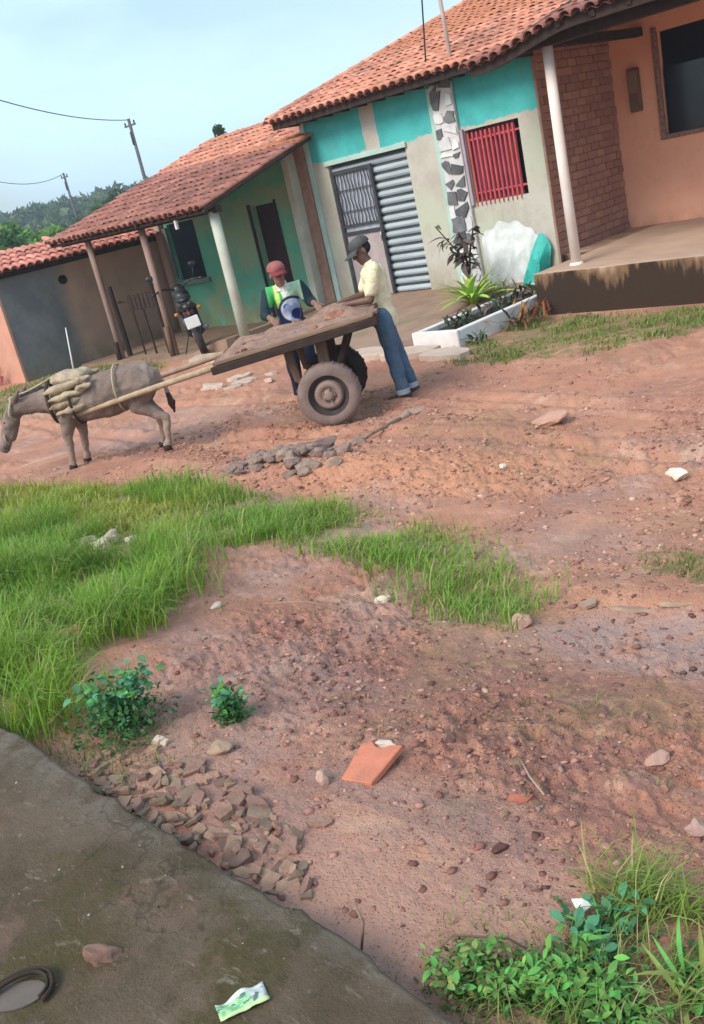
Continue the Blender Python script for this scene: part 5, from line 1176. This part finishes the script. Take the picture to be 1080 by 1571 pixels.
# litter on and beside the pavement
V = []; F = []; nx, ny = 15, 9
for j in range(ny):
    for i in range(nx):
        u, v = i / (nx - 1), j / (ny - 1); V.append(((u - .5) * .115, (v - .5) * (.05 + .012 * u), .006 + .008 * math.sin(u * 9 + v * 3) * v + .006 * mnoise.noise(Vector((u * 5, v * 5, 2)))))
for j in range(ny - 1):
    for i in range(nx - 1): F.append((j*nx+i, j*nx+i+1, (j+1)*nx+i+1, (j+1)*nx+i))
def wrap_mat():
    n = NT('printed_wrapper'); x, y, z = n.xyz(); g = n.mix(n.ramp(n.noise(60, 3, .5), .4, .6), (.16, .42, .17), (.36, .58, .30))
    col = n.mix(n.ramp(n.math('ADD', x, n.math('MULTIPLY', y, .5)), .012, .03), g, (.55, .55, .52))
    col = n.mix(n.ramp(n.noise(45, 3, .5, n.map((1, 2, 1))), .58, .64), col, (.09, .16, .13)); edge = n.ramp(y, .016, .021); col = n.mix(edge, col, (.70, .68, .62))
    col = n.mix(n.math('SUBTRACT', 1, n.ramp(y, -.02, -.012)), col, (.50, .58, .28)); return n.done(col, .35, .5)
o = mesh('wrapper', V, F, wrap_mat(), None, True); o.location = (-1.555, .785, .653); o.rotation_euler = (0, 0, HEAD + .33); tag(o, 'crumpled green and silver food wrapper on the concrete', 'wrapper')
md = o.modifiers.new('t', 'SOLIDIFY'); md.thickness = .0008
LOOP = empty('worn_sandal', (-2.06, .505, .652), HEAD, label='dark strap loop of a worn sandal at the lower left corner', cat='sandal')
pts = [(.085 * math.cos(a) * 1.0 - .01, .05 * math.sin(a) + .012 * math.sin(2 * a), .010 + .014 * max(0, math.sin(a))) for a in [rad(-35 + 10 * k) for k in range(25)]]
MB().tube(pts, .005, 7, flat=1.8).build('strap', M_STRAP, LOOP, True)
pts2 = [(p[0] * .84, p[1] * .78, p[2] + .002) for p in pts]; MB().tube(pts2, .005, 7, flat=1.5).build('strap_lining', M_SOIL, LOOP, True)
V = [(.07 * math.cos(2*math.pi*k/20) - .012, .042 * math.sin(2*math.pi*k/20), .004) for k in range(20)]; MB().add([(x, y, 0) for x, y, z in V] + V, [tuple(range(20, 40))] + [(k, (k+1) % 20, 20 + (k+1) % 20, 20 + k) for k in range(20)]).build('sole', pm('grey_sole', (.15, .12, .10), (.12, .095, .08), 8), LOOP)
o = tb('white_twig', [(-2.235, .49, .656), (-2.12, .455, .664)], .005, M_WHITE, None, 6); tag(o, 'short white stick beside the sandal strap', 'stick')
V = [(0, 0, .0), (.045, .004, .012), (.05, .035, .002), (.006, .04, .018), (.024, .02, .026)]
o = mesh('paper_scrap', V + [(x, y, z - .002) for x, y, z in V], [(0, 1, 4), (1, 2, 4), (2, 3, 4), (3, 0, 4), (5, 9, 6), (6, 9, 7), (7, 9, 8), (8, 9, 5)], M_WHITE); o.location = (-1.13, 1.49, g1(-1.13, 1.49) + .012); o.rotation_euler = (.1, .1, 1.2); tag(o, 'small crumpled white paper among the lower right weeds', 'paper')
for i, (pts, lab) in enumerate((([(-1.50, 1.10, .56), (-1.485, 1.115, .64), (-1.48, 1.10, .70)], 'pale dry stalk standing at the pavement edge'), ([(-1.34, 1.13, .56), (-1.30, 1.22, .60), (-1.20, 1.30, .57), (-1.16, 1.31, .55)], 'thin bent brown twig near the lower right weeds'), ([(-1.64, 2.0, .475), (-1.56, 1.93, .485), (-1.47, 1.87, .49)], 'thin pale curved twig on the gravel'), ([(-3.75, 2.72, .33), (-3.55, 2.82, .33), (-3.3, 2.86, .31)], 'long thin dry stem lying on the bare earth'))):
    pts = [(x, y, max(z, g1(x, y) + .006)) for x, y, z in pts]
    o = tb('dry_twig', pts, .0035 if i != 1 else .003, M_WOODP if i != 1 else M_WOOD, None, 6); tag(o, lab, 'twig')

# ------------------------------------------------------------------ leafy weeds
def bush(name, label, loc, n, R, Hh, L, W, mats, seed, under=(.06, .17, .05)):
    random.seed(seed); root = empty(name, loc, label=label, cat='bush'); ms = [leaf_mesh('leaf', L, W, d, m_, 4, .2) for m_ in mats for d in (.2, .6, .9)]
    for k in range(9):
        a = random.uniform(0, 6.28); q = random.uniform(.2, .85) * R; h = Hh * random.uniform(.65, 1.0); top = Vector((q * math.cos(a), q * math.sin(a), h))
        tb('stem', [(0, 0, -.02), top * .5 + Vector((0, 0, h * .12)), top], [.006, .004, .002], M_BLEAF, root, 5)
        for i in range(n // 9):
            t = random.uniform(.25, 1.0); p = top * t + Vector((0, 0, h * .24 * t * (1 - t))) + Vector((random.gauss(0, R * .14), random.gauss(0, R * .14), random.gauss(0, Hh * .06)))
            p.z = max(p.z, .01); put_leaf(random.choice(ms), root, p, random.uniform(0, 6.28), rad(random.uniform(-15, 55)), random.uniform(.6, 1.25), random.uniform(-.6, .6))
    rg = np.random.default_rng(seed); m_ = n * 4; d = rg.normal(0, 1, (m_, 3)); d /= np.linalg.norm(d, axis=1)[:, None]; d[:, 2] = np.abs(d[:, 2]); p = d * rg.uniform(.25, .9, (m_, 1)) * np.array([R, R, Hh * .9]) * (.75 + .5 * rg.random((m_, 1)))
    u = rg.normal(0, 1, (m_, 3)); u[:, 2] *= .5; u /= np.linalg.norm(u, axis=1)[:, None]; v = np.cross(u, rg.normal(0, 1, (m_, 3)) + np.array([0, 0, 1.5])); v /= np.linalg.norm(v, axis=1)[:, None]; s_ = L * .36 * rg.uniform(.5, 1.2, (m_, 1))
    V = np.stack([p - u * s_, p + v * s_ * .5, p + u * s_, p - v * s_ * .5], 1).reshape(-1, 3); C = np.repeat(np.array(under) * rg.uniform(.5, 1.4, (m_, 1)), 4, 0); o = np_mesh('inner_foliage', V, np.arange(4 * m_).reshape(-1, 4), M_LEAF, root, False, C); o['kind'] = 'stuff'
    return root
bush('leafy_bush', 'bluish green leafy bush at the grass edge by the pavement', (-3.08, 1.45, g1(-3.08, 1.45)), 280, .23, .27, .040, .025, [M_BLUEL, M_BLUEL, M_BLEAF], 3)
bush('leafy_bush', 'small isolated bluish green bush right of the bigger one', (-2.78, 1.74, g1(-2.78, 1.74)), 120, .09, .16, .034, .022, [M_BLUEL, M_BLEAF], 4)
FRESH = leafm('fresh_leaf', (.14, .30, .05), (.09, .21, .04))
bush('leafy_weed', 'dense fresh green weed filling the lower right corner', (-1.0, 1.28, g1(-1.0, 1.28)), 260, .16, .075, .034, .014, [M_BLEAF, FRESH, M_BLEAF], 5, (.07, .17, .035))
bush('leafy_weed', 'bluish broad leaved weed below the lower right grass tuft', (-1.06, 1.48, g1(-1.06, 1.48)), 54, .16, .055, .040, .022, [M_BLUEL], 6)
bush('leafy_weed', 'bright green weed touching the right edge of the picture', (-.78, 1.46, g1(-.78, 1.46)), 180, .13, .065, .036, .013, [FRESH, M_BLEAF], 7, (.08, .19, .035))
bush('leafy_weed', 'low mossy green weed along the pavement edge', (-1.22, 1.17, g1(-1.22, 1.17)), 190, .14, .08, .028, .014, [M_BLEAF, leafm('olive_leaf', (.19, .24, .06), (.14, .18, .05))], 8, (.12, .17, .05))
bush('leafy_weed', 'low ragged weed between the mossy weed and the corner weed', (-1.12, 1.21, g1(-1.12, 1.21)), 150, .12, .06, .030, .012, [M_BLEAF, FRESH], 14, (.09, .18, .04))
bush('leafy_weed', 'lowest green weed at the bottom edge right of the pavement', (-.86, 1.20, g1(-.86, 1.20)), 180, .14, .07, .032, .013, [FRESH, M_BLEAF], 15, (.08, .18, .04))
t_ = tuft('strap_weed', 'weed with long yellowish strap leaves at the lower right edge', 'plant', (-.80, 1.40, g1(-.80, 1.40)), 22, .13, .011, [leafm('yellow_strap', (.24, .27, .06), (.17, .22, .05)), M_BLEAF], (25, 80), None, .03)
random.seed(99)

# ------------------------------------------------------------------ grass
def grass(name, label, poly, dens, h, cols, wdt=.005, soft_amp=.35, lean=.5, dn=.45, clump=None, seed=1, edge=.13):
    rg = np.random.default_rng(seed); P_ = np.array(poly); x0, y0 = P_.min(0); x1, y1 = P_.max(0); N_ = int((x1 - x0) * (y1 - y0) * dens)
    X = rg.uniform(x0, x1, N_); Y = rg.uniform(y0, y1, N_); JX, JY = X + rg.normal(0, edge, N_), Y + rg.normal(0, edge, N_); ok = soft(JX, JY, poly, soft_amp) & (fbm(X * 3.2, Y * 3.2, 3, seed + 60) + rg.uniform(-.12, .12, N_) > dn)
    if clump: 
        for (hx, hy, hr) in clump: ok &= np.hypot(X - hx, Y - hy) > hr
    X, Y = X[ok], Y[ok]; n = len(X); Z = gz(X, Y) - .005
    hh = (h[0] + (h[1] - h[0]) * rg.random(n) ** 1.4) * (.18 + 1.35 * fbm(X * 2.3, Y * 2.3, 3, seed + 5) ** 1.2); az = rg.uniform(0, 2 * np.pi, n); az = np.where(rg.random(n) < .4, rg.normal(.6, .6, n), az); ln = np.abs(rg.normal(lean, .28, n))
    dx, dy = np.cos(az), np.sin(az); px, py = -dy, dx; wv = wdt * rg.uniform(.6, 1.4, n); segs = [(0, 1.0), (.38, .85), (.72, .55), (1.0, .04)]
    V = np.zeros((n, 8, 3), np.float32)
    for i, (t, k) in enumerate(segs):
        b = ln * t ** 1.8; cx = X + dx * hh * b; cy = Y + dy * hh * b; cz = Z + hh * t * (1 - .42 * b * t)
        for s_, j in ((-1, 0), (1, 1)): V[:, 2*i+j, 0] = cx + px * wv * k * s_ * .5; V[:, 2*i+j, 1] = cy + py * wv * k * s_ * .5; V[:, 2*i+j, 2] = cz
    base = (np.arange(n) * 8)[:, None, None]; q = np.array([[0, 1, 3, 2], [2, 3, 5, 4], [4, 5, 7, 6]])[None]; F = (base + q).reshape(-1, 4)
    c0, c1, c2 = (np.array(c) for c in cols); a = np.clip(fbm(X * 1.1, Y * 1.1, 3, seed + 9) * 1.6 - .35 + rg.normal(0, .18, n), 0, 1)[:, None]; C = c0 * (1 - a) + c1 * a
    dry = (rg.random(n) < .13)[:, None]; C = np.where(dry, c2, C) * rg.uniform(.75, 1.25, (n, 1)); C = np.repeat(C, 8, 0)
    o = np_mesh(name, V.reshape(-1, 3), F, M_GRASS, None, True, C); return tag(o, label, 'grass', None, 'stuff')
GC = [(.14, .32, .030), (.27, .42, .055), (.45, .40, .17)]; GY = [(.29, .38, .045), (.40, .42, .08), (.50, .44, .20)]
A_NEAR = [p for p in GRASS_A]
grass('tall_grass', 'tall bright green grass filling the left side', [(-7.2, 3.3), (-5.5, 3.5), (-4.95, 3.05), (-4.42, 2.62), (-4.05, 2.2), (-3.75, 1.75), (-3.25, 1.33), (-3.5, 1.16), (-4.6, 1.16), (-7.6, 1.2)], 6200, (.15, .38), GC, .0055, .3, .6, .40, [(-5.95, 3.16, .3)], 1)
grass('verge_grass', 'yellowish green grass strip behind the tall grass, before the donkey', [(-10.5, 2.4), (-10.5, 3.6), (-8.6, 4.25), (-7.1, 4.45), (-6.35, 4.25), (-5.7, 3.75), (-5.3, 3.35), (-7.2, 3.1), (-7.6, 1.3), (-10.5, 1.3)], 3600, (.07, .20), GY, .008, .3, .6, .40, [(-5.95, 3.16, .3)], 2)
grass('tuft_grass', 'bright taller grass tuft between donkey and clod heap', [(-7.3, 4.35), (-6.6, 4.62), (-6.2, 4.3), (-6.5, 4.0), (-7.2, 4.05)], 4200, (.12, .28), GC, .007, .3, .45, .3, None, 12)
grass('middle_grass', 'green grass strip crossing the middle of the street', GRASS_B, 5600, (.05, .20), [(.16, .33, .035), (.27, .40, .06), (.45, .38, .18)], .006, .45, .6, .36, None, 3)
grass('middle_tuft', 'green grass tuft beside the wet red earth', GRASS_C, 7000, (.07, .23), [(.14, .32, .035), (.24, .39, .06), (.45, .38, .18)], .0055, .4, .6, .45, None, 4)
grass('right_grass', 'low grass patch at the right edge above the wet patch', GRASS_D, 2600, (.04, .11), [(.15, .21, .035), (.22, .25, .05), (.4, .3, .15)], .006, .4, .7, .45, None, 5)
grass('porch_grass', 'short grass below the stained orange porch', GRASS_E, 1500, (.04, .11), [(.15, .24, .04), (.25, .29, .07), (.4, .32, .16)], .012, .7, .6, .42, None, 6)
grass('wall_grass', 'pale short grass along the foot of the grey wall', GRASS_F, 700, (.06, .15), [(.22, .30, .07), (.29, .32, .10), (.4, .34, .18)], .016, .6, .6, .36, None, 7)
grass('corner_tuft', 'spiky grass tuft near the lower right corner', [(-1.20, 1.60), (-1.06, 1.70), (-.90, 1.72), (-.86, 1.60), (-1.0, 1.55)], 11000, (.08, .20), [(.17, .28, .045), (.32, .38, .08), (.48, .42, .18)], .004, .12, .9, .25, None, 8, .04)
grass('pavement_grass', 'thin mossy grass along the pavement edge by the bush', [(-3.9, 1.10), (-3.5, 1.35), (-2.75, 1.62), (-2.7, 1.5), (-2.75, 1.25), (-2.7, 1.12)], 4200, (.03, .10), [(.13, .19, .04), (.20, .22, .06), (.36, .28, .14)], .004, .25, .8, .42, None, 9)
grass('edge_grass', 'thin grass beside the lower right weeds', [(-1.42, 1.08), (-1.32, 1.25), (-1.1, 1.33), (-.7, 1.52), (-.62, 1.25), (-1.0, 1.06)], 8000, (.05, .15), [(.15, .26, .045), (.21, .27, .06), (.4, .32, .16)], .0035, .15, .75, .40, None, 10)
grass('stray_grass', 'stray dry grass wisps scattered over the red gravel', [(-4.0, 3.3), (-2.5, 3.1), (-1.0, 2.6), (-.7, 1.7), (-2.0, 1.9), (-3.0, 1.9), (-3.8, 2.3)], 900, (.025, .075), [(.18, .20, .06), (.26, .24, .09), (.4, .3, .16)], .0035, .3, .9, .58, None, 11)

# ------------------------------------------------------------------ pebbles and small clods too many to count
def pebbles(name, label, poly, dens, smin, smax, cols, seed, cond=.0, pw=2.2, sa=.3):
    rg = np.random.default_rng(seed); P_ = np.array(poly); x0, y0 = P_.min(0); x1, y1 = P_.max(0); N_ = int((x1 - x0) * (y1 - y0) * dens)
    X = rg.uniform(x0 - .4, x1 + .4, N_); Y = rg.uniform(y0 if y0 < 0 else y0 - .1, y1 + .3, N_); jt = .02 if y0 < 0 else .22; ok = soft(X + rg.normal(0, jt, N_), Y + rg.normal(0, jt, N_), poly, sa) & ((Y > 1.12) | (y0 < 0)) & (fbm(X * 2.4, Y * 2.4, 4, seed + 3) + rg.uniform(-.1, .1, N_) > cond); X, Y = X[ok], Y[ok]; n = len(X)
    bm = bmesh.new(); bmesh.ops.create_icosphere(bm, subdivisions=1, radius=1.0); bv = np.array([v.co[:] for v in bm.verts]); bf = np.array([[v.index for v in f.verts] for f in bm.faces]); bm.free()
    s = smin * (smax / smin) ** (rg.random(n) ** pw); k = len(bv); sc = s[:, None, None] * rg.uniform(.55, 1.3, (n, 1, 3)) * np.array([1, 1, .5]); V = bv[None] * rg.uniform(.45, 1.3, (n, k, 1)) * sc
    a = rg.uniform(0, 6.28, n); ca, sa_ = np.cos(a)[:, None], np.sin(a)[:, None]; x_, y_ = V[..., 0] * ca - V[..., 1] * sa_, V[..., 0] * sa_ + V[..., 1] * ca
    V = np.stack([x_ + X[:, None], y_ + Y[:, None], V[..., 2] + (gtop(X, Y) + s * .05)[:, None]], -1); F = (bf[None] + (np.arange(n) * k)[:, None, None]).reshape(-1, 3)
    C = np.array(cols)[rg.integers(0, len(cols), n)] * rg.uniform(.7, 1.3, (n, 1)); o = np_mesh(name, V.reshape(-1, 3), F, M_PEB, None, False, np.repeat(C, k, 0)); return tag(o, label, 'pebbles', None, 'stuff')
RC = [(.40, .18, .135), (.26, .11, .085), (.46, .23, .17), (.52, .31, .235), (.17, .075, .06), (.36, .155, .12), (.44, .21, .16), (.22, .09, .075)]
pebbles('gravel', 'dark red gravel scattered over the near slope', GRAVEL, 7500, .002, .019, RC, 21, .42, 4.5)
pebbles('near_pebbles', 'small pebbles on the bare red earth', [(-4.4, 3.6), (-2.5, 4.0), (-.5, 3.2), (-.4, 1.3), (-1.5, 1.1), (-3.0, 1.2), (-3.8, 2.2)], 900, .0025, .018, RC, 22, .42, 4.5)
pebbles('street_clods', 'small red clods strewn over the street', [(-9.5, 4.6), (-8.6, 7.6), (-6.0, 8.6), (-1.5, 6.5), (-.5, 4.0), (-2.5, 3.6), (-5.0, 4.4)], 1700, .004, .030, [(.50, .26, .175), (.44, .21, .145), (.56, .34, .24), (.40, .18, .125), (.33, .145, .10)], 23, .44, 4.2)
pebbles('wet_stones', 'small dark stones scattered over the wet patch', [(-2.5, 3.6), (-1.2, 3.9), (-1.0, 2.8), (-2.2, 2.8)], 1100, .004, .028, [(.22, .11, .09), (.15, .08, .068), (.32, .17, .13)], 24, .46, 3.5)
pebbles('pavement_grit', 'fine grit lying on the concrete pavement', [(-4.5, -.2), (-4.5, 1.05), (-.6, 1.05), (-.6, -.2)], 260, .0016, .006, [(.36, .29, .22), (.06, .05, .04), (.22, .15, .11), (.45, .38, .3)], 25, .42, 2.5, .05)

# ------------------------------------------------------------------ far country: hills, scrub, trees, poles
def build_hills():
    az = np.linspace(math.pi / 2 + HEAD - rad(95), math.pi / 2 + HEAD + rad(95), 190); rr = np.exp(np.linspace(math.log(60), math.log(800), 46)); R, A_ = np.meshgrid(rr, az, indexing='ij'); X, Y = R * np.cos(A_), R * np.sin(A_)
    Z = -.3 + 8.6 * sstep(75, 215, R) * (.72 + .5 * fbm(X * .012, Y * .012, 4, 3)) + 6 * sstep(260, 700, R) * fbm(X * .004, Y * .004, 3, 6)
    nR, nT = R.shape; idx = np.arange(nR * nT).reshape(nR, nT); F = np.stack([idx[:-1, :-1], idx[1:, :-1], idx[1:, 1:], idx[:-1, 1:]], -1).reshape(-1, 4)
    n = NT('hill_pasture'); col = n.mix(n.ramp(n.noise(.06, 5, .65), .35, .65), (.17, .20, .075), (.075, .125, .045)); col = n.mix(n.ramp(n.noise(.03, 4, .6), .52, .7), col, (.30, .23, .11)); n.done(col, .95, .1)
    o = np_mesh('hills', np.stack([X.ravel(), Y.ravel(), Z.ravel()], 1), F, n.m, None, True); tag(o, 'low green hills on the horizon', None, None, 'structure')
    rg = np.random.default_rng(5); N_ = 900; r = rg.uniform(80, 230, N_); a = math.pi / 2 + HEAD + rg.uniform(rad(2), rad(30), N_); x, y = r * np.cos(a), r * np.sin(a)
    z = -.3 + 8.6 * sstep(75, 215, r) * (.72 + .5 * fbm(x * .012, y * .012, 4, 3)); V = []; C = []
    m_ = 26; th = rg.uniform(0, 6.28, (N_, m_)); ph = rg.uniform(0, 1.57, (N_, m_)); R2 = rg.uniform(.8, 2.2, (N_, 1)) * rg.uniform(.6, 1.0, (N_, m_)); c = np.stack([x[:, None] + R2 * np.cos(th) * np.cos(ph), y[:, None] + R2 * np.sin(th) * np.cos(ph), z[:, None] + R2 * np.sin(ph) * 1.2], -1).reshape(-1, 3)
    q = rg.normal(0, .45, (len(c), 4, 3)); V = (c[:, None] + q).reshape(-1, 3); F = np.arange(len(V)).reshape(-1, 4); C = np.repeat(np.array([(.07, .12, .04), (.10, .15, .05), (.14, .18, .065), (.06, .10, .04)])[rg.integers(0, 4, N_)], m_ * 4, 0)
    o = np_mesh('hill_scrub', V, F, M_LEAF, None, False, C); tag(o, 'dark scrub and trees covering the far hillside', 'scrub', None, 'stuff')
build_hills()
def tree(name, label, loc, h, R, col, n, seed, leaf=.22, trunk=.12, squash=.8, crown_lo=.45):
    rg = np.random.default_rng(seed); root = empty(name, loc, label=label, cat='tree', group='trees behind the houses'); cz = h * (crown_lo + (1 - crown_lo) / 2)
    tb('trunk', [(0, 0, -.3), (.05, 0, h * .3), (-.04, .05, h * .6), (0, 0, h * .85)], [trunk, trunk * .8, trunk * .5, trunk * .15], M_WOOD, root, 8)
    for k in range(5): a = k * 1.3 + rg.random(); tb('limb', [(0, 0, h * .4), (R * .35 * math.cos(a), R * .35 * math.sin(a), h * .58), (R * .7 * math.cos(a), R * .7 * math.sin(a), h * .72)], [trunk * .4, trunk * .25, trunk * .08], M_WOOD, root, 6)
    nc = 16; cen = rg.normal(0, 1, (nc, 3)); cen /= np.linalg.norm(cen, axis=1)[:, None]; cen *= rg.uniform(.3, .85, (nc, 1)); cen = cen * np.array([R, R, (h * (1 - crown_lo)) / 2]) + np.array([0, 0, cz])
    i = rg.integers(0, nc, n); d = rg.normal(0, 1, (n, 3)); d /= np.linalg.norm(d, axis=1)[:, None]; p = cen[i] + d * (R * .36 * rg.uniform(.5, 1, (n, 1))) * np.array([1, 1, squash])
    u = rg.normal(0, 1, (n, 3)); u /= np.linalg.norm(u, axis=1)[:, None]; v = np.cross(u, rg.normal(0, 1, (n, 3))); v /= np.linalg.norm(v, axis=1)[:, None]; s = leaf * rg.uniform(.6, 1.3, (n, 1)); V = np.stack([p - u * s, p + v * s * .45, p + u * s, p - v * s * .45], 1).reshape(-1, 3)
    C = np.repeat(np.array(col) * rg.uniform(.65, 1.35, (nc, 1))[i] * rg.uniform(.8, 1.2, (n, 1)), 4, 0); np_mesh('crown', V, np.arange(4 * n).reshape(-1, 4), M_LEAF, root, False, C); return root
tree('leafy_tree', 'bright green tree behind the corner house at the left edge', (-42.5, 22.2, -.1), 3.8, 1.7, (.15, .30, .07), 3800, 1, .26)
tree('leafy_tree', 'second bright green tree right of the first behind the corner house', (-39.2, 22.6, -.1), 3.2, 1.5, (.17, .32, .08), 3000, 2, .24)
tree('leafy_tree', 'third lower green tree nearest the corner house roof', (-34.6, 21.0, -.1), 2.6, 1.0, (.18, .27, .09), 1500, 9, .2)
tree('round_tree', 'dark round crowned tree above the green porch roof', (-60.2, 40.2, -.1), 5.2, 1.7, (.065, .125, .05), 3200, 3, .28, .2, .8, .35)
tree('round_tree', 'smaller dark tree beside the far utility pole', (-64.5, 40.6, -.1), 4.1, 1.2, (.09, .15, .065), 1800, 4, .26)
tree('round_tree', 'dark bushy tree left of the far utility pole', (-69.5, 41.2, -.1), 3.7, 1.3, (.10, .16, .065), 1800, 5, .26)
tree('round_tree', 'low olive tree between pole and left edge', (-73.0, 43.0, -.1), 3.9, 1.3, (.11, .17, .07), 1800, 6, .26)
tree('spindly_tree', 'spindly dark tree top showing behind the green house ridge', (-29.0, 25.0, -.1), 5.25, .62, (.05, .085, .035), 900, 7, .15, .07, 1.2, .6)
def upole(label, x, y, zt, ends):
    root = empty('utility_pole', (x, y, -.1), wc=True, label=label, cat='utility pole', group='utility poles in the distance')
    tb('pole', [(x, y, -.3), (x, y, zt)], [.11, .075], M_POLE, root, 10); bx('crossarm', x - .45, x + .45, y - .04, y + .04, zt - .35, zt - .27, M_POLE, root)
    for q in (-.38, .38): MB().lathe([(.001, zt - .27), (.03, zt - .27), (.045, zt - .2), (.03, zt - .12), (.001, zt - .11)], 8, Matrix.Translation((x + q, y, 0))).build('insulator', M_WOODD, root, True)
    tb('stay_rail', [(x, y - .09, zt - 1.2), (x, y - .09, zt - .6)], .05, M_IRON, root, 8)
    for (e, sag) in ends:
        a = Vector((x, y, zt - .05)); b = Vector(e); o = tb('power_line', [a.lerp(b, t / 16) - Vector((0, 0, sag * 4 * (t/16) * (1 - t/16))) for t in range(17)], .02, M_WIRE, None, 5); tag(o, 'thin sagging power line leaving the ' + ('taller near' if zt > 7.1 else 'shorter far') + ' utility pole', 'cable')
upole('taller grey utility pole rising above the green house roof', -41.4, 30, 7.25, [((-31.8, 16.5, 7.9), .35)])
upole('shorter far utility pole standing among the trees at left', -64.7, 40, 7.05, [((-49.0, 24, 7.15), .8)])
# thin humid air
hz = MB().box(-950, 950, -950, 950, -2.0, 30.0).build('haze', None); n = bpy.data.materials.new('humid_air'); n.use_nodes = True; n.node_tree.nodes.clear()
vo = n.node_tree.nodes.new('ShaderNodeVolumePrincipled'); vo.inputs['Color'].default_value = (.80, .90, 1.0, 1); vo.inputs['Density'].default_value = .0014; vo.inputs['Anisotropy'].default_value = .2
n.node_tree.links.new(vo.outputs[0], n.node_tree.nodes.new('ShaderNodeOutputMaterial').inputs['Volume']); hz.data.materials.append(n); tag(hz, 'thin pale haze over the far hills', None, None, 'stuff')
bpy.data.scenes.remove(TMP)
for o in bpy.data.objects:
    if '_wc' in o: del o['_wc']
